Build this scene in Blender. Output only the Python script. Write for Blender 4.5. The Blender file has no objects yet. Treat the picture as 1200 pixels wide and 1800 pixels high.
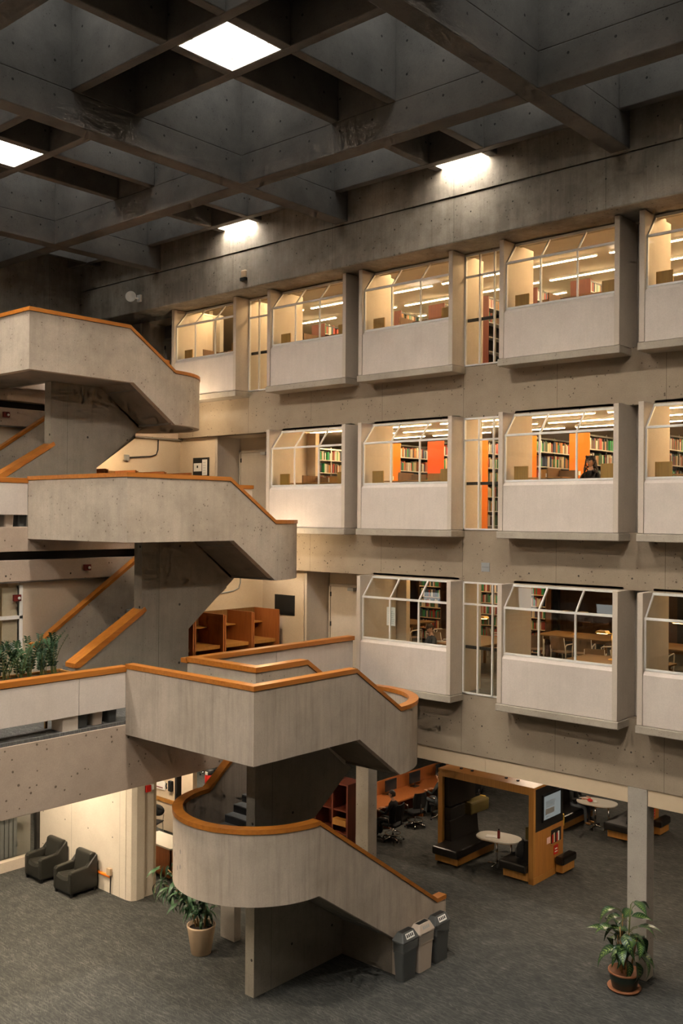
import bpy, bmesh, math, random
from mathutils import Vector, Matrix
random.seed(7)
sc = bpy.context.scene
COL = sc.collection
PI = math.pi

# ------------------------------------------------------------------ camera, world, exposure
cam_d = bpy.data.cameras.new('camera')
cam = bpy.data.objects.new('camera', cam_d)
COL.objects.link(cam)
_r = Vector((0.75047613, 0.66085957, 0.00708565))
_u = Vector((-0.00271655, -0.00763659, 0.99996715))
_w = Vector((-0.66089197, 0.75047073, 0.00393582))
cam.matrix_world = Matrix(((_r.x, _u.x, -_w.x, 0.0), (_r.y, _u.y, -_w.y, 0.0), (_r.z, _u.z, -_w.z, 9.2), (0, 0, 0, 1)))
cam_d.sensor_fit = 'HORIZONTAL'
cam_d.sensor_width = 24.0
cam_d.lens = 34.105
cam_d.clip_end = 200
sc.camera = cam

wd = bpy.data.worlds.new('world')
sc.world = wd
wd.use_nodes = True
wd.node_tree.nodes['Background'].inputs[0].default_value = (0.55, 0.62, 0.70, 1)
wd.node_tree.nodes['Background'].inputs[1].default_value = 0.15

vs = sc.view_settings
vs.view_transform = 'Standard'
vs.look = 'None'
vs.gamma = 1.0
vs.use_curve_mapping = False
vs.exposure = 0.22
sc.cycles.max_bounces = 5
sc.cycles.diffuse_bounces = 2
sc.cycles.glossy_bounces = 2
sc.cycles.use_adaptive_sampling = True
sc.cycles.adaptive_threshold = 0.06
sc.cycles.adaptive_min_samples = 12
sc.cycles.caustics_reflective = False
sc.cycles.caustics_refractive = False
sc.cycles.transparent_max_bounces = 12

LIGHT_PANEL = 152.0      # ceiling diffusers
SKYLIGHT = 3.1         # dull evening skylights above the coffers
STRIP = 150.0            # reading room strip lights
DOWN = 200.0             # downlights under the balconies

# ------------------------------------------------------------------ mesh helpers
class MB:
    def __init__(s): s.v = []; s.f = []; s.uv = None
    def add(s, vs_, fs):
        b = len(s.v); s.v += [tuple(p) for p in vs_]; s.f += [tuple(i + b for i in f) for f in fs]; return s
    def box(s, x0, x1, y0, y1, z0, z1):
        return s.add([(x0,y0,z0),(x1,y0,z0),(x1,y1,z0),(x0,y1,z0),(x0,y0,z1),(x1,y0,z1),(x1,y1,z1),(x0,y1,z1)],
                     [(0,3,2,1),(4,5,6,7),(0,1,5,4),(1,2,6,5),(2,3,7,6),(3,0,4,7)])
    def cbox(s, c, d, rz=0.0, rx=0.0, ry=0.0):
        m = Matrix.Rotation(rz,4,'Z') @ Matrix.Rotation(ry,4,'Y') @ Matrix.Rotation(rx,4,'X')
        c = Vector(c); h = [q/2 for q in d]; t = MB().box(-h[0],h[0],-h[1],h[1],-h[2],h[2])
        return s.add([tuple(c + m @ Vector(p)) for p in t.v], t.f)
    def prism(s, poly, a, b, axis):
        n = len(poly)
        if axis == 'x': g = lambda p, q: (q, p[0], p[1])
        elif axis == 'y': g = lambda p, q: (p[0], q, p[1])
        else: g = lambda p, q: (p[0], p[1], q)
        vv = [g(p, a) for p in poly] + [g(p, b) for p in poly]
        ff = [tuple(range(n))[::-1], tuple(range(n, 2*n))] + [(i, (i+1) % n, n+(i+1) % n, n+i) for i in range(n)]
        return s.add(vv, ff)
    def tube(s, pts, r, n=8, cap=True):
        pts = [Vector(p) for p in pts]; m = len(pts); rr = r if isinstance(r, (list, tuple)) else [r]*m
        vv = []; ref = None
        for i, p in enumerate(pts):
            t = (pts[min(i+1,m-1)] - pts[max(i-1,0)]).normalized()
            if ref is None:
                ref = Vector((0,0,1)) if abs(t.z) < .9 else Vector((1,0,0))
            a = t.cross(ref)
            if a.length < 1e-4: a = t.cross(Vector((0.3,1,0.2)))
            a.normalize(); b = t.cross(a).normalized(); ref = -b if False else b.cross(t) * 0 + ref
            for k in range(n):
                q = 2*PI*k/n; vv.append(p + rr[i]*(math.cos(q)*a + math.sin(q)*b))
        ff = [(i*n+k, i*n+(k+1) % n, (i+1)*n+(k+1) % n, (i+1)*n+k) for i in range(m-1) for k in range(n)]
        if cap: ff += [tuple(range(n))[::-1], tuple(range((m-1)*n, m*n))]
        return s.add(vv, ff)
    def lathe(s, c, prof, n=24, cap=True):
        vv = []; m = len(prof)
        for r, z in prof:
            for k in range(n):
                q = 2*PI*k/n; vv.append((c[0]+r*math.cos(q), c[1]+r*math.sin(q), c[2]+z))
        ff = [(i*n+k, i*n+(k+1) % n, (i+1)*n+(k+1) % n, (i+1)*n+k) for i in range(m-1) for k in range(n)]
        if cap: ff += [tuple(range(n))[::-1], tuple(range((m-1)*n, m*n))]
        return s.add(vv, ff)
    def ellip(s, c, d, n=14, m=8, rot=None):
        vv = []; ff = []
        for i in range(m+1):
            th = PI*i/m
            for k in range(n):
                q = 2*PI*k/n; p = Vector((d[0]*math.sin(th)*math.cos(q), d[1]*math.sin(th)*math.sin(q), d[2]*math.cos(th)))
                if rot: p = rot @ p
                vv.append(Vector(c)+p)
        ff = [(i*n+k, (i+1)*n+k, (i+1)*n+(k+1) % n, i*n+(k+1) % n) for i in range(m) for k in range(n)]
        return s.add(vv, ff)
    def loft(s, rings, cap=True):
        n = len(rings[0]); vv = [p for r in rings for p in r]; m = len(rings)
        ff = [(i*n+k, i*n+(k+1) % n, (i+1)*n+(k+1) % n, (i+1)*n+k) for i in range(m-1) for k in range(n)]
        if cap: ff += [tuple(range(n))[::-1], tuple(range((m-1)*n, m*n))]
        return s.add(vv, ff)
    def build(s, name, mat, parent=None, smooth=False, bevel=0.0, w=False, loc=None, rotz=0.0, sub=0, auto=None):
        me = bpy.data.meshes.new(name); me.from_pydata(s.v, [], s.f)
        if s.uv:
            l = me.uv_layers.new(name='UVMap')
            for i, lp in enumerate(me.loops): l.data[i].uv = s.uv[lp.vertex_index]
        bm = bmesh.new(); bm.from_mesh(me); bmesh.ops.remove_doubles(bm, verts=bm.verts, dist=1e-5)
        bmesh.ops.recalc_face_normals(bm, faces=bm.faces); bm.to_mesh(me); bm.free()
        if mat: me.materials.append(M[mat] if isinstance(mat, str) else mat)
        if smooth: me.shade_smooth()
        o = bpy.data.objects.new(name, me); COL.objects.link(o)
        if bevel:
            b = o.modifiers.new('bevel', 'BEVEL'); b.width = bevel; b.segments = 2; b.limit_method = 'ANGLE'; b.angle_limit = math.radians(50)
        if sub:
            b = o.modifiers.new('sub', 'SUBSURF'); b.levels = sub; b.render_levels = sub
        if parent:
            o.parent = parent
            if w: o.matrix_parent_inverse = (Matrix.Translation(parent.location) @ Matrix.Rotation(parent.rotation_euler.z, 4, 'Z')).inverted()
        if loc: o.location = loc
        if rotz: o.rotation_euler.z = rotz
        return o

def tag(o, label, cat, group=None, kind=None):
    o['label'] = label; o['category'] = cat
    if group: o['group'] = group
    if kind: o['kind'] = kind
    return o
def thing(name, label, cat, loc=(0,0,0), rotz=0.0, group=None, kind=None):
    o = bpy.data.objects.new(name, None); COL.objects.link(o); o.empty_display_size = .2
    o.location = loc; o.rotation_euler = (0, 0, rotz)
    return tag(o, label, cat, group, kind)
def struct(name, label, cat='structure', loc=(0,0,0)):
    return thing(name, label, cat, loc, 0, None, 'structure')
def stuff(o): o['kind'] = 'stuff'; return o
def copy_tree(src, loc, rotz, label=None, group=None, parent=None):
    c = src.copy(); COL.objects.link(c)
    if parent is None:
        c.location = loc; c.rotation_euler = (0, 0, rotz)
        if label: c['label'] = label
        if group: c['group'] = group
    else: c.parent = parent
    for ch in list(src.children): copy_tree(ch, None, None, parent=c)
    return c
def ribbon(path, t):
    """wall strip: path of (x, y, ztop, zbot) on its outer face, thickness t to the left of travel, mitred"""
    n = len(path); inn = []
    for i, p in enumerate(path):
        a = Vector((p[0]-path[i-1][0], p[1]-path[i-1][1])) if i > 0 else None
        b = Vector((path[i+1][0]-p[0], path[i+1][1]-p[1])) if i < n-1 else None
        if a is not None and a.length < 2e-3: a = b if b is not None else a
        if b is not None and b.length < 2e-3: b = a
        if a is None: a = b
        if b is None: b = a
        a = a.normalized(); b = b.normalized()
        na = Vector((-a.y, a.x)); nb = Vector((-b.y, b.x)); m = na + nb
        m = m / max(m.length_squared, 1e-6) * 2
        inn.append((p[0]+m.x*t, p[1]+m.y*t))
    rings = []
    for p, q in zip(path, inn):
        rings.append([(p[0],p[1],p[3]), (q[0],q[1],p[3]), (q[0],q[1],p[2]), (p[0],p[1],p[2])])
    return MB().loft(rings)
def rail_of(path, w=0.20, h=0.10, over=0.02, zoff=0.0):
    """wooden rail on the top edge of a ribbon path"""
    sh = []
    n = len(path)
    tmp = ribbon([(p[0], p[1], 1, 0) for p in path], -over)   # shift outwards
    pts = [tmp.v[4*i+1][:2] for i in range(n)]
    return ribbon([(q[0], q[1], p[2]+zoff+h, p[2]+zoff) for p, q in zip(path, pts)], w)

# ------------------------------------------------------------------ materials
M = {}
def nm(name):
    m = bpy.data.materials.new(name); m.use_nodes = True; M[name] = m
    nt = m.node_tree; return m, nt, nt.nodes['Principled BSDF']
class NT:
    def __init__(s, nt): s.nt = nt
    def n(s, t, **k):
        x = s.nt.nodes.new(t)
        for a, b in k.items(): setattr(x, a, b)
        return x
    def l(s, a, b): s.nt.links.new(a, b)
    def val(s, x, sock):
        if isinstance(x, (int, float)): sock.default_value = x
        elif isinstance(x, tuple): sock.default_value = x
        else: s.l(x, sock)
    def math(s, op, a, b=0.0, c=None, clamp=False):
        x = s.n('ShaderNodeMath', operation=op, use_clamp=clamp); s.val(a, x.inputs[0]); s.val(b, x.inputs[1])
        if c is not None: s.val(c, x.inputs[2])
        return x.outputs[0]
    def mix(s, f, a, b, mode='MIX'):
        x = s.n('ShaderNodeMix', data_type='RGBA', blend_type=mode)
        s.val(f, x.inputs[0]); s.val(a, x.inputs[6]); s.val(b, x.inputs[7]); return x.outputs[2]
    def noise(s, vec, scale, detail=3.0, rough=.55):
        x = s.n('ShaderNodeTexNoise'); x.inputs['Scale'].default_value = scale; x.inputs['Detail'].default_value = detail; x.inputs['Roughness'].default_value = rough
        s.l(vec, x.inputs['Vector']); return x.outputs[0]
    def ramp(s, f, a, b):
        x = s.n('ShaderNodeMapRange'); s.l(f, x.inputs[0]); x.inputs[1].default_value = a; x.inputs[2].default_value = b; return x.outputs[0]
    def scalev(s, vec, sx, sy, sz):
        x = s.n('ShaderNodeMapping'); x.inputs['Scale'].default_value = (sx, sy, sz); s.l(vec, x.inputs[0]); return x.outputs[0]
def rgb(h, k=1.0):
    h = h.lstrip('#'); o = []
    for i in (0, 2, 4):
        c = int(h[i:i+2], 16)/255; o.append((c/12.92 if c <= .04045 else ((c+.055)/1.055)**2.4)*k)
    return (*o, 1.0)
def c4(c): return (*c, 1.0) if len(c) == 3 else c

def concrete(name, col, col2, streak=0.0, speck=0.35, tie=None, jx=0.0, jz=0.0, rough=.88, bump=.25, jo=0.0, patch=0.5, dots=16.0):
    m, nt, b = nm(name); N = NT(nt)
    geo = N.n('ShaderNodeNewGeometry'); P = geo.outputs['Position']
    big = N.noise(P, .55, 2, .6); mid = N.noise(P, 2.6, 4, .65); fine = N.noise(P, 38, 1, .6)
    f = N.ramp(N.math('ADD', N.math('MULTIPLY', big, .6), N.math('MULTIPLY', mid, .4)), .36, .64)
    c = N.mix(N.math('MULTIPLY', f, patch*2, clamp=True), c4(col), c4(col2))
    if streak:
        st = N.noise(N.scalev(P, 6, 6, .35), 1.6, 4, .7)
        c = N.mix(N.math('MULTIPLY', N.ramp(st, .48, .74), streak), c, (col2[0]*.42, col2[1]*.40, col2[2]*.37, 1), 'MIX')
        st2 = N.noise(N.scalev(P, 3, 3, .5), 1.1, 3, .6)
        c = N.mix(N.math('MULTIPLY', N.ramp(st2, .5, .72), streak*.7), c, (min(1,col[0]*1.25), min(1,col[1]*1.24), min(1,col[2]*1.22), 1))
    vo = N.n('ShaderNodeTexVoronoi'); vo.inputs['Scale'].default_value = dots; N.l(P, vo.inputs['Vector'])
    sz = N.math('MULTIPLY', N.ramp(mid, .36, .66), .22)
    dots = N.math('LESS_THAN', vo.outputs['Distance'], sz)
    c = N.mix(N.math('MULTIPLY', dots, speck), c, (col2[0]*.25, col2[1]*.23, col2[2]*.2, 1))
    c = N.mix(N.math('MULTIPLY', N.ramp(fine, .3, .75), .22), c, (col2[0]*.7, col2[1]*.68, col2[2]*.66, 1))
    hgt = N.math('ADD', N.math('MULTIPLY', fine, .35), N.math('SUBTRACT', N.math('MULTIPLY', mid, .8), N.math('MULTIPLY', dots, .5)))
    if tie or jx or jz:
        sp = N.n('ShaderNodeSeparateXYZ'); N.l(P, sp.inputs[0]); sn = N.n('ShaderNodeSeparateXYZ'); N.l(geo.outputs['True Normal'], sn.inputs[0])
        isx = N.math('GREATER_THAN', N.math('ABSOLUTE', sn.outputs[0]), .7)
        ish = N.math('LESS_THAN', N.math('ABSOLUTE', sn.outputs[2]), .5)
        uu = N.math('ADD', N.math('MULTIPLY', sp.outputs[1], isx), N.math('MULTIPLY', sp.outputs[0], N.math('SUBTRACT', 1.0, isx)))
        zz = sp.outputs[2]
    if tie:
        sx, sz_, ox, oz, rad = tie
        cu = N.math('MULTIPLY', N.math('SUBTRACT', N.math('FRACT', N.math('DIVIDE', N.math('SUBTRACT', uu, ox), sx)), .5), sx)
        cz = N.math('MULTIPLY', N.math('SUBTRACT', N.math('FRACT', N.math('DIVIDE', N.math('SUBTRACT', zz, oz), sz_)), .5), sz_)
        d = N.math('SQRT', N.math('ADD', N.math('MULTIPLY', cu, cu), N.math('MULTIPLY', cz, cz)))
        hole = N.math('MULTIPLY', N.math('LESS_THAN', d, rad), ish)
        c = N.mix(N.math('MULTIPLY', hole, .85), c, (.012, .011, .010, 1))
        hgt = N.math('SUBTRACT', hgt, N.math('MULTIPLY', hole, 2.0))
    for per, q in ((jx, 0), (jz, 1)):
        if per:
            src = uu if q == 0 else zz
            fr = N.math('ABSOLUTE', N.math('SUBTRACT', N.math('FRACT', N.math('DIVIDE', N.math('SUBTRACT', src, jo), per)), .5))
            ln = N.math('MULTIPLY', N.math('LESS_THAN', fr, .006/per), ish)
            c = N.mix(N.math('MULTIPLY', ln, .55), c, (col2[0]*.2, col2[1]*.19, col2[2]*.17, 1))
            hgt = N.math('SUBTRACT', hgt, ln)
    N.l(c, b.inputs['Base Color']); b.inputs['Roughness'].default_value = rough
    b.inputs['Specular IOR Level'].default_value = .25
    bp = N.n('ShaderNodeBump'); bp.inputs['Strength'].default_value = bump; bp.inputs['Distance'].default_value = .012
    N.l(hgt, bp.inputs['Height']); N.l(bp.outputs[0], b.inputs['Normal'])
    return m
def plain(name, col, rough=.6, metal=0.0, var=0.0, scale=4.0, spec=.4):
    m, nt, b = nm(name); N = NT(nt); b.inputs['Roughness'].default_value = rough; b.inputs['Metallic'].default_value = metal
    b.inputs['Specular IOR Level'].default_value = spec
    if var:
        P = N.n('ShaderNodeNewGeometry').outputs['Position']; f = N.noise(P, scale, 4, .6)
        c = N.mix(N.ramp(f, .3, .7), c4(col), tuple(x*(1-var) for x in col[:3]) + (1.0,)); N.l(c, b.inputs['Base Color'])
    else: b.inputs['Base Color'].default_value = c4(col)
    return m
def wood(name, col, col2, scale=1.0, rough=.42, axis='z', local=True):
    m, nt, b = nm(name); N = NT(nt)
    P = N.n('ShaderNodeTexCoord').outputs['Object'] if local else N.n('ShaderNodeNewGeometry').outputs['Position']
    s = {'x': (1.2, 22, 22), 'y': (22, 1.2, 22), 'z': (22, 22, 1.2)}[axis]
    f = N.noise(N.scalev(P, *[q*scale for q in s]), 1.0, 4, .65)
    c = N.mix(N.ramp(f, .32, .68), c4(col), c4(col2)); N.l(c, b.inputs['Base Color'])
    b.inputs['Roughness'].default_value = rough; return m
def emit(name, col, k):
    m, nt, b = nm(name); b.inputs['Base Color'].default_value = (.8, .8, .8, 1)
    b.inputs['Emission Color'].default_value = c4(col); b.inputs['Emission Strength'].default_value = k; return m

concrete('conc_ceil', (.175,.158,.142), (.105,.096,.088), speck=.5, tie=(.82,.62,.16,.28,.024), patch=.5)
concrete('conc_facade', (.37,.295,.215), (.275,.215,.155), speck=.75, dots=10, tie=(1.18,1.163,.35,.42,.020), jx=2.39, jo=.55, patch=.45)
concrete('conc_upper', (.46,.405,.335), (.23,.20,.162), streak=.34, speck=.6, dots=9, tie=(1.05,.95,.25,.15,.018), jx=3.59, jo=.3, patch=.6)
concrete('conc_stair', (.54,.46,.37), (.36,.30,.24), streak=.16, speck=.6, bump=.35, dots=10)
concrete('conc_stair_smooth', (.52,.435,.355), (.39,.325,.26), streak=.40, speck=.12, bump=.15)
concrete('conc_soffit', (.24,.205,.165), (.17,.145,.115), streak=.1, speck=.3)  # stair concrete darkened to carry the shade on the slab undersides
concrete('conc_spine', (.30,.265,.215), (.215,.188,.15), streak=.2, speck=.35, tie=(1.19,1.3,.18,.05,.028), jx=2.38, jo=.2, bump=.2)  # base colour lowered for the shade the spine wall stands in
concrete('conc_beam', (.52,.41,.32), (.42,.325,.25), speck=.85, dots=7, tie=(1.6,2.2,.5,.15,.022), bump=.35)
concrete('conc_white', (.72,.64,.53), (.62,.54,.44), speck=.10, tie=(1.02,.85,.22,.1,.018), jx=2.04, bump=.08)
concrete('conc_column', (.46,.41,.35), (.35,.31,.265), speck=.45, tie=(.4,1.2,.1,.2,.012), bump=.2)
concrete('panel_white', (.70,.61,.535), (.60,.52,.455), streak=.10, speck=.02, bump=.05, rough=.75)
concrete('fin_white', (.62,.53,.435), (.53,.45,.365), streak=.08, speck=.03, bump=.04, rough=.75)
concrete('plaster', (.66,.54,.40), (.60,.48,.35), speck=.04, bump=.04, rough=.8)
concrete('ledge', (.47,.41,.33), (.34,.29,.235), streak=.1, speck=.45, bump=.4)
plain('cream', (.63,.49,.33), .6, var=.05)
plain('cream_soffit', (.60,.50,.38), .8, var=.08)
plain('grey_wall', (.30,.27,.235), .85, var=.2, scale=1.0)
plain('white_frame', (.74,.71,.66), .45)
plain('dark_bar', (.02,.018,.016), .4)
wood('rail', (.46,.165,.022), (.34,.105,.012), .6, .35, 'y')
wood('oak', (.42,.20,.045), (.33,.145,.03), 1.0, .45, 'z')
wood('oak_board', (.40,.23,.05), (.30,.16,.035), 1.0, .5, 'z')
wood('table_oak', (.24,.13,.045), (.17,.09,.03), 1.0, .5, 'x')
wood('oak_dark', (.21,.105,.032), (.15,.07,.02), 1.0, .5, 'z')
wood('oak_red', (.36,.12,.030), (.27,.08,.02), 1.0, .45, 'z')
wood('walnut', (.12,.055,.026), (.085,.038,.018), .7, .5, 'z')
wood('redwood', (.15,.032,.016), (.10,.02,.01), .8, .5, 'z')
plain('orange_panel', (.86,.20,.012), .5, var=.06)
plain('vermilion_panel', (.72,.085,.012), .5, var=.06)
plain('black_plastic', (.014,.014,.015), .45)
plain('black_leather', (.016,.014,.012), .32, var=.3, scale=8)
plain('olive', (.11,.08,.02), .6, var=.2)
plain('olive_yellow', (.42,.26,.03), .6)
plain('chrome', (.75,.73,.70), .18, 1.0)
plain('steel_white', (.62,.60,.56), .4, .1)
plain('brass', (.72,.45,.12), .3, .8)
plain('screen_frame', (.012,.012,.012), .3)
plain('table_white', (.62,.58,.50), .35)
plain('chair_brown', (.20,.13,.075), .6)
plain('chair_fabric', (.012,.012,.013), .9)
plain('shirt_black', (.010,.010,.011), .9)
plain('denim', (.10,.115,.13), .9, var=.2, scale=20)
plain('jacket_grey', (.028,.030,.030), .85, var=.25, scale=15)
plain('skin', (.50,.27,.17), .55)
plain('hair', (.018,.011,.008), .6)
plain('shoe_tan', (.34,.17,.05), .6)
plain('bin_grey', (.075,.078,.076), .45, var=.1)
plain('bin_beige', (.50,.41,.33), .45, var=.06)
plain('terracotta', (.36,.14,.06), .6, var=.15)
plain('pot_beige', (.55,.40,.26), .5, var=.08, scale=3)
plain('pot_green', (.022,.036,.028), .35)
plain('soil', (.028,.018,.012), .95, var=.4, scale=20)
plain('stem', (.10,.12,.03), .6)
plain('cane', (.30,.17,.06), .6, var=.2)
plain('leaf_dark', (.022,.058,.022), .35, var=.35, scale=9)
plain('leaf_mid', (.09,.18,.085), .32, var=.35, scale=9)
plain('patch_grey', (.24,.22,.20), .9)
plain('red', (.55,.02,.012), .4)
plain('alarm_red', (.16,.016,.012), .45)
plain('paper', (.80,.78,.74), .7)
plain('grey_plate', (.33,.34,.34), .4, .3)
plain('sign_black', (.012,.012,.012), .5)
plain('louvre', (.20,.20,.20), .55, var=.2, scale=3)
plain('armchair', (.030,.029,.024), .33, var=.15, scale=6)
plain('tread', (.20,.20,.195), .85, var=.15, scale=10)
plain('riser_dark', (.05,.05,.052), .8)
for i, c in enumerate([(.30,.03,.02),(.04,.09,.05),(.03,.05,.10),(.55,.45,.30),(.62,.58,.50),(.10,.05,.03),(.42,.16,.04),(.02,.02,.022),(.02,.22,.08),(.24,.20,.14),(.35,.07,.05),(.5,.5,.48)]):
    plain('book_%d' % i, c, .6)
emit('diffuser', (1.0, .915, .80), LIGHT_PANEL)
emit('skylight_glow', (.84, .87, .84), SKYLIGHT)
emit('strip_glow', (1.0, .68, .36), STRIP)
emit('strip_glow_cool', (1.0, .80, .56), STRIP)
emit('strip_glow_l1', (1.0, .66, .34), 55.0)
emit('down_glow', (1.0, .82, .60), DOWN)
emit('down_glow_stair', (1.0, .74, .44), 38.0)
emit('globe_glow', (1.0, .80, .54), 130.0)
emit('down_glow_dim', (1.0, .78, .56), 55.0)
emit('lamp_glow', (1.0, .62, .25), 12.0)
emit('screen_glow', (.75, .82, .80), .20); M['screen_glow'].node_tree.nodes['Principled BSDF'].inputs['Base Color'].default_value = (.03,.03,.03,1)

def glassmat():
    m, nt, b = nm('glass'); N = NT(nt); nt.nodes.remove(b)
    out = nt.nodes['Material Output']; tr = N.n('ShaderNodeBsdfTransparent'); gl = N.n('ShaderNodeBsdfGlossy'); gl.inputs['Roughness'].default_value = .02
    tr.inputs[0].default_value = (.93, .94, .92, 1)
    lw = N.n('ShaderNodeLayerWeight'); fc = N.math('ADD', N.math('MULTIPLY', N.math('POWER', lw.outputs['Facing'], 4.0), .45), .035)
    mx = N.n('ShaderNodeMixShader'); N.l(fc, mx.inputs[0]); N.l(tr.outputs[0], mx.inputs[1]); N.l(gl.outputs[0], mx.inputs[2]); N.l(mx.outputs[0], out.inputs[0])
glassmat()
def bagmat():
    m, nt, b = nm('bag'); N = NT(nt); nt.nodes.remove(b)
    out = nt.nodes['Material Output']; tr = N.n('ShaderNodeBsdfTransparent'); gl = N.n('ShaderNodeBsdfGlossy'); gl.inputs['Roughness'].default_value = .25; gl.inputs[0].default_value = (.8,.8,.8,1)
    mx = N.n('ShaderNodeMixShader'); mx.inputs[0].default_value = .35; N.l(tr.outputs[0], mx.inputs[1]); N.l(gl.outputs[0], mx.inputs[2]); N.l(mx.outputs[0], out.inputs[0])
bagmat()
def carpet(name, ca, cb):
    m, nt, b = nm(name); N = NT(nt); P = N.n('ShaderNodeNewGeometry').outputs['Position']
    def lay(rot, sx, sy):
        r = N.n('ShaderNodeMapping'); r.inputs['Rotation'].default_value = (0,0,rot); N.l(P, r.inputs[0])
        q = N.n('ShaderNodeMapping'); q.inputs['Scale'].default_value = (sx, sy, 1); N.l(r.outputs[0], q.inputs[0]); return N.noise(q.outputs[0], 1.0, 2, .6)
    s1 = lay(.5, 5.0, 60); s2 = lay(-.75, 5.5, 64); s3 = lay(.04, 3.5, 26)
    fine = N.noise(P, 130, 1, .6); med = N.noise(P, 2.2, 3, .7)
    lines = N.math('MAXIMUM', N.ramp(s1, .57, .72), N.math('MAXIMUM', N.ramp(s2, .58, .73), N.math('MULTIPLY', N.ramp(s3, .45, .75), .7)))
    f = N.math('MULTIPLY', N.math('ADD', N.math('MULTIPLY', lines, .75), N.math('MULTIPLY', N.ramp(fine, .42, .72), .40)), N.math('ADD', .40, N.math('MULTIPLY', N.ramp(med, .32, .68), .60)), clamp=True)
    c = N.mix(f, c4(ca), c4(cb))
    N.l(c, b.inputs['Base Color']); b.inputs['Roughness'].default_value = .95; b.inputs['Specular IOR Level'].default_value = .1
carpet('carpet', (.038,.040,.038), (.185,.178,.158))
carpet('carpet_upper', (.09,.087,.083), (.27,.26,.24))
def leafmat():
    m, nt, b = nm('leaf_striped'); N = NT(nt); uv = N.n('ShaderNodeTexCoord').outputs['UV']; sp = N.n('ShaderNodeSeparateXYZ'); N.l(uv, sp.inputs[0])
    a = N.math('ABSOLUTE', N.math('SUBTRACT', sp.outputs[0], .5)); wv = N.math('SINE', N.math('MULTIPLY', N.math('ADD', sp.outputs[1], N.math('MULTIPLY', a, -.35)), 62.0))
    st = N.math('MULTIPLY', N.ramp(wv, .35, .85), N.ramp(a, .40, .12)); st = N.math('MULTIPLY', st, N.ramp(sp.outputs[1], .97, .75))
    st = N.math('MAXIMUM', N.math('MULTIPLY', st, N.ramp(sp.outputs[1], .05, .3)), N.math('LESS_THAN', a, .012))
    c = N.mix(st, (.010,.040,.013,1), (.24,.36,.08,1)); N.l(c, b.inputs['Base Color']); b.inputs['Roughness'].default_value = .35
leafmat()
def jointed(name, col, sx):
    m, nt, b = nm(name); N = NT(nt); P = N.n('ShaderNodeTexCoord').outputs['Object']; sp = N.n('ShaderNodeSeparateXYZ'); N.l(P, sp.inputs[0])
    s = N.math('ADD', sp.outputs[0], sp.outputs[1]); fr = N.math('FRACT', N.math('DIVIDE', s, sx)); ln = N.math('LESS_THAN', fr, .08)
    n = N.noise(N.scalev(P, 20, 20, 1.2), 1.0, 4, .6)
    c = N.mix(N.ramp(n, .3, .7), c4(col), tuple(q*.72 for q in col[:3])+(1,)); c = N.mix(N.math('MULTIPLY', ln, .5), c, tuple(q*.4 for q in col[:3])+(1,))
    N.l(c, b.inputs['Base Color']); b.inputs['Roughness'].default_value = .45
jointed('oak_boarded', (.45,.19,.04), .09)
# ================================================================== the large structure
F = {0: 0.0, 1: 5.174, 2: 8.901, 3: 12.628}           # floor levels
ZT = {k: F[k] + 2.568 for k in (1, 2, 3)}              # heads of the window boxes
YF, YW = 18.0, 18.5                                    # front of the boxes, face of the spandrels
EDGE = {1: -15.6, 2: -19.2, 3: -22.8}                  # balcony edges step back level by level
MODX = 7.18

# ---- floors
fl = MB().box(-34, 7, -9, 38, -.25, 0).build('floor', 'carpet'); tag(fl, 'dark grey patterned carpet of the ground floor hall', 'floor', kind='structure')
for k in (1, 2, 3):
    s = struct('floor', {1: 'carpeted first balcony floor behind the planter', 2: 'carpeted second balcony floor at the stair', 3: 'carpeted top balcony floor under the waffle ceiling'}[k], 'floor')
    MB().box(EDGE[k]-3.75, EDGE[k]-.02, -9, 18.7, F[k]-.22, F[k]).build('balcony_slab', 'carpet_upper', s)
    x0 = EDGE[k]-3.75
    MB().box(x0-8, -1.0, 18.72, 31, F[k]-.2, F[k]).build('reading_room_slab', 'carpet_upper', s)

# ---- ceiling: deep primary beams, shallower secondary beams, slab
ceil = struct('ceiling', 'dark concrete waffle ceiling of deep crossing beams', 'ceiling')
ZP, ZS, ZC = 16.29, 16.90, 19.0
BX = [-15.56 + MODX*i for i in range(-2, 4)]           # primary beams running away from the camera
AY = [14.32 - MODX*i for i in range(0, 4)]             # primary beams parallel to the window wall
YN = 17.6
for x in BX:
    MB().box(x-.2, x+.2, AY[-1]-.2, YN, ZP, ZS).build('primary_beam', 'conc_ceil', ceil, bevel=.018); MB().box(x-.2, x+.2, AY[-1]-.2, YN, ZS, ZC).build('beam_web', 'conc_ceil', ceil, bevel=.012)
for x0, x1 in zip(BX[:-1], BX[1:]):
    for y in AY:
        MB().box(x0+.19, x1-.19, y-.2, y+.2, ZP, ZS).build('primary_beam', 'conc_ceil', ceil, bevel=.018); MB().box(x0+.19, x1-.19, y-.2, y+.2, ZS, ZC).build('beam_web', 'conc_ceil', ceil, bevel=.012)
bays = []
for x0, x1 in zip(BX[:-1], BX[1:]):
    for j, y in enumerate([AY[0]+MODX] + AY[:-1]): bays.append(((x0+x1)/2, y-MODX/2 if j else AY[0]+MODX/2, j))
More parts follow.
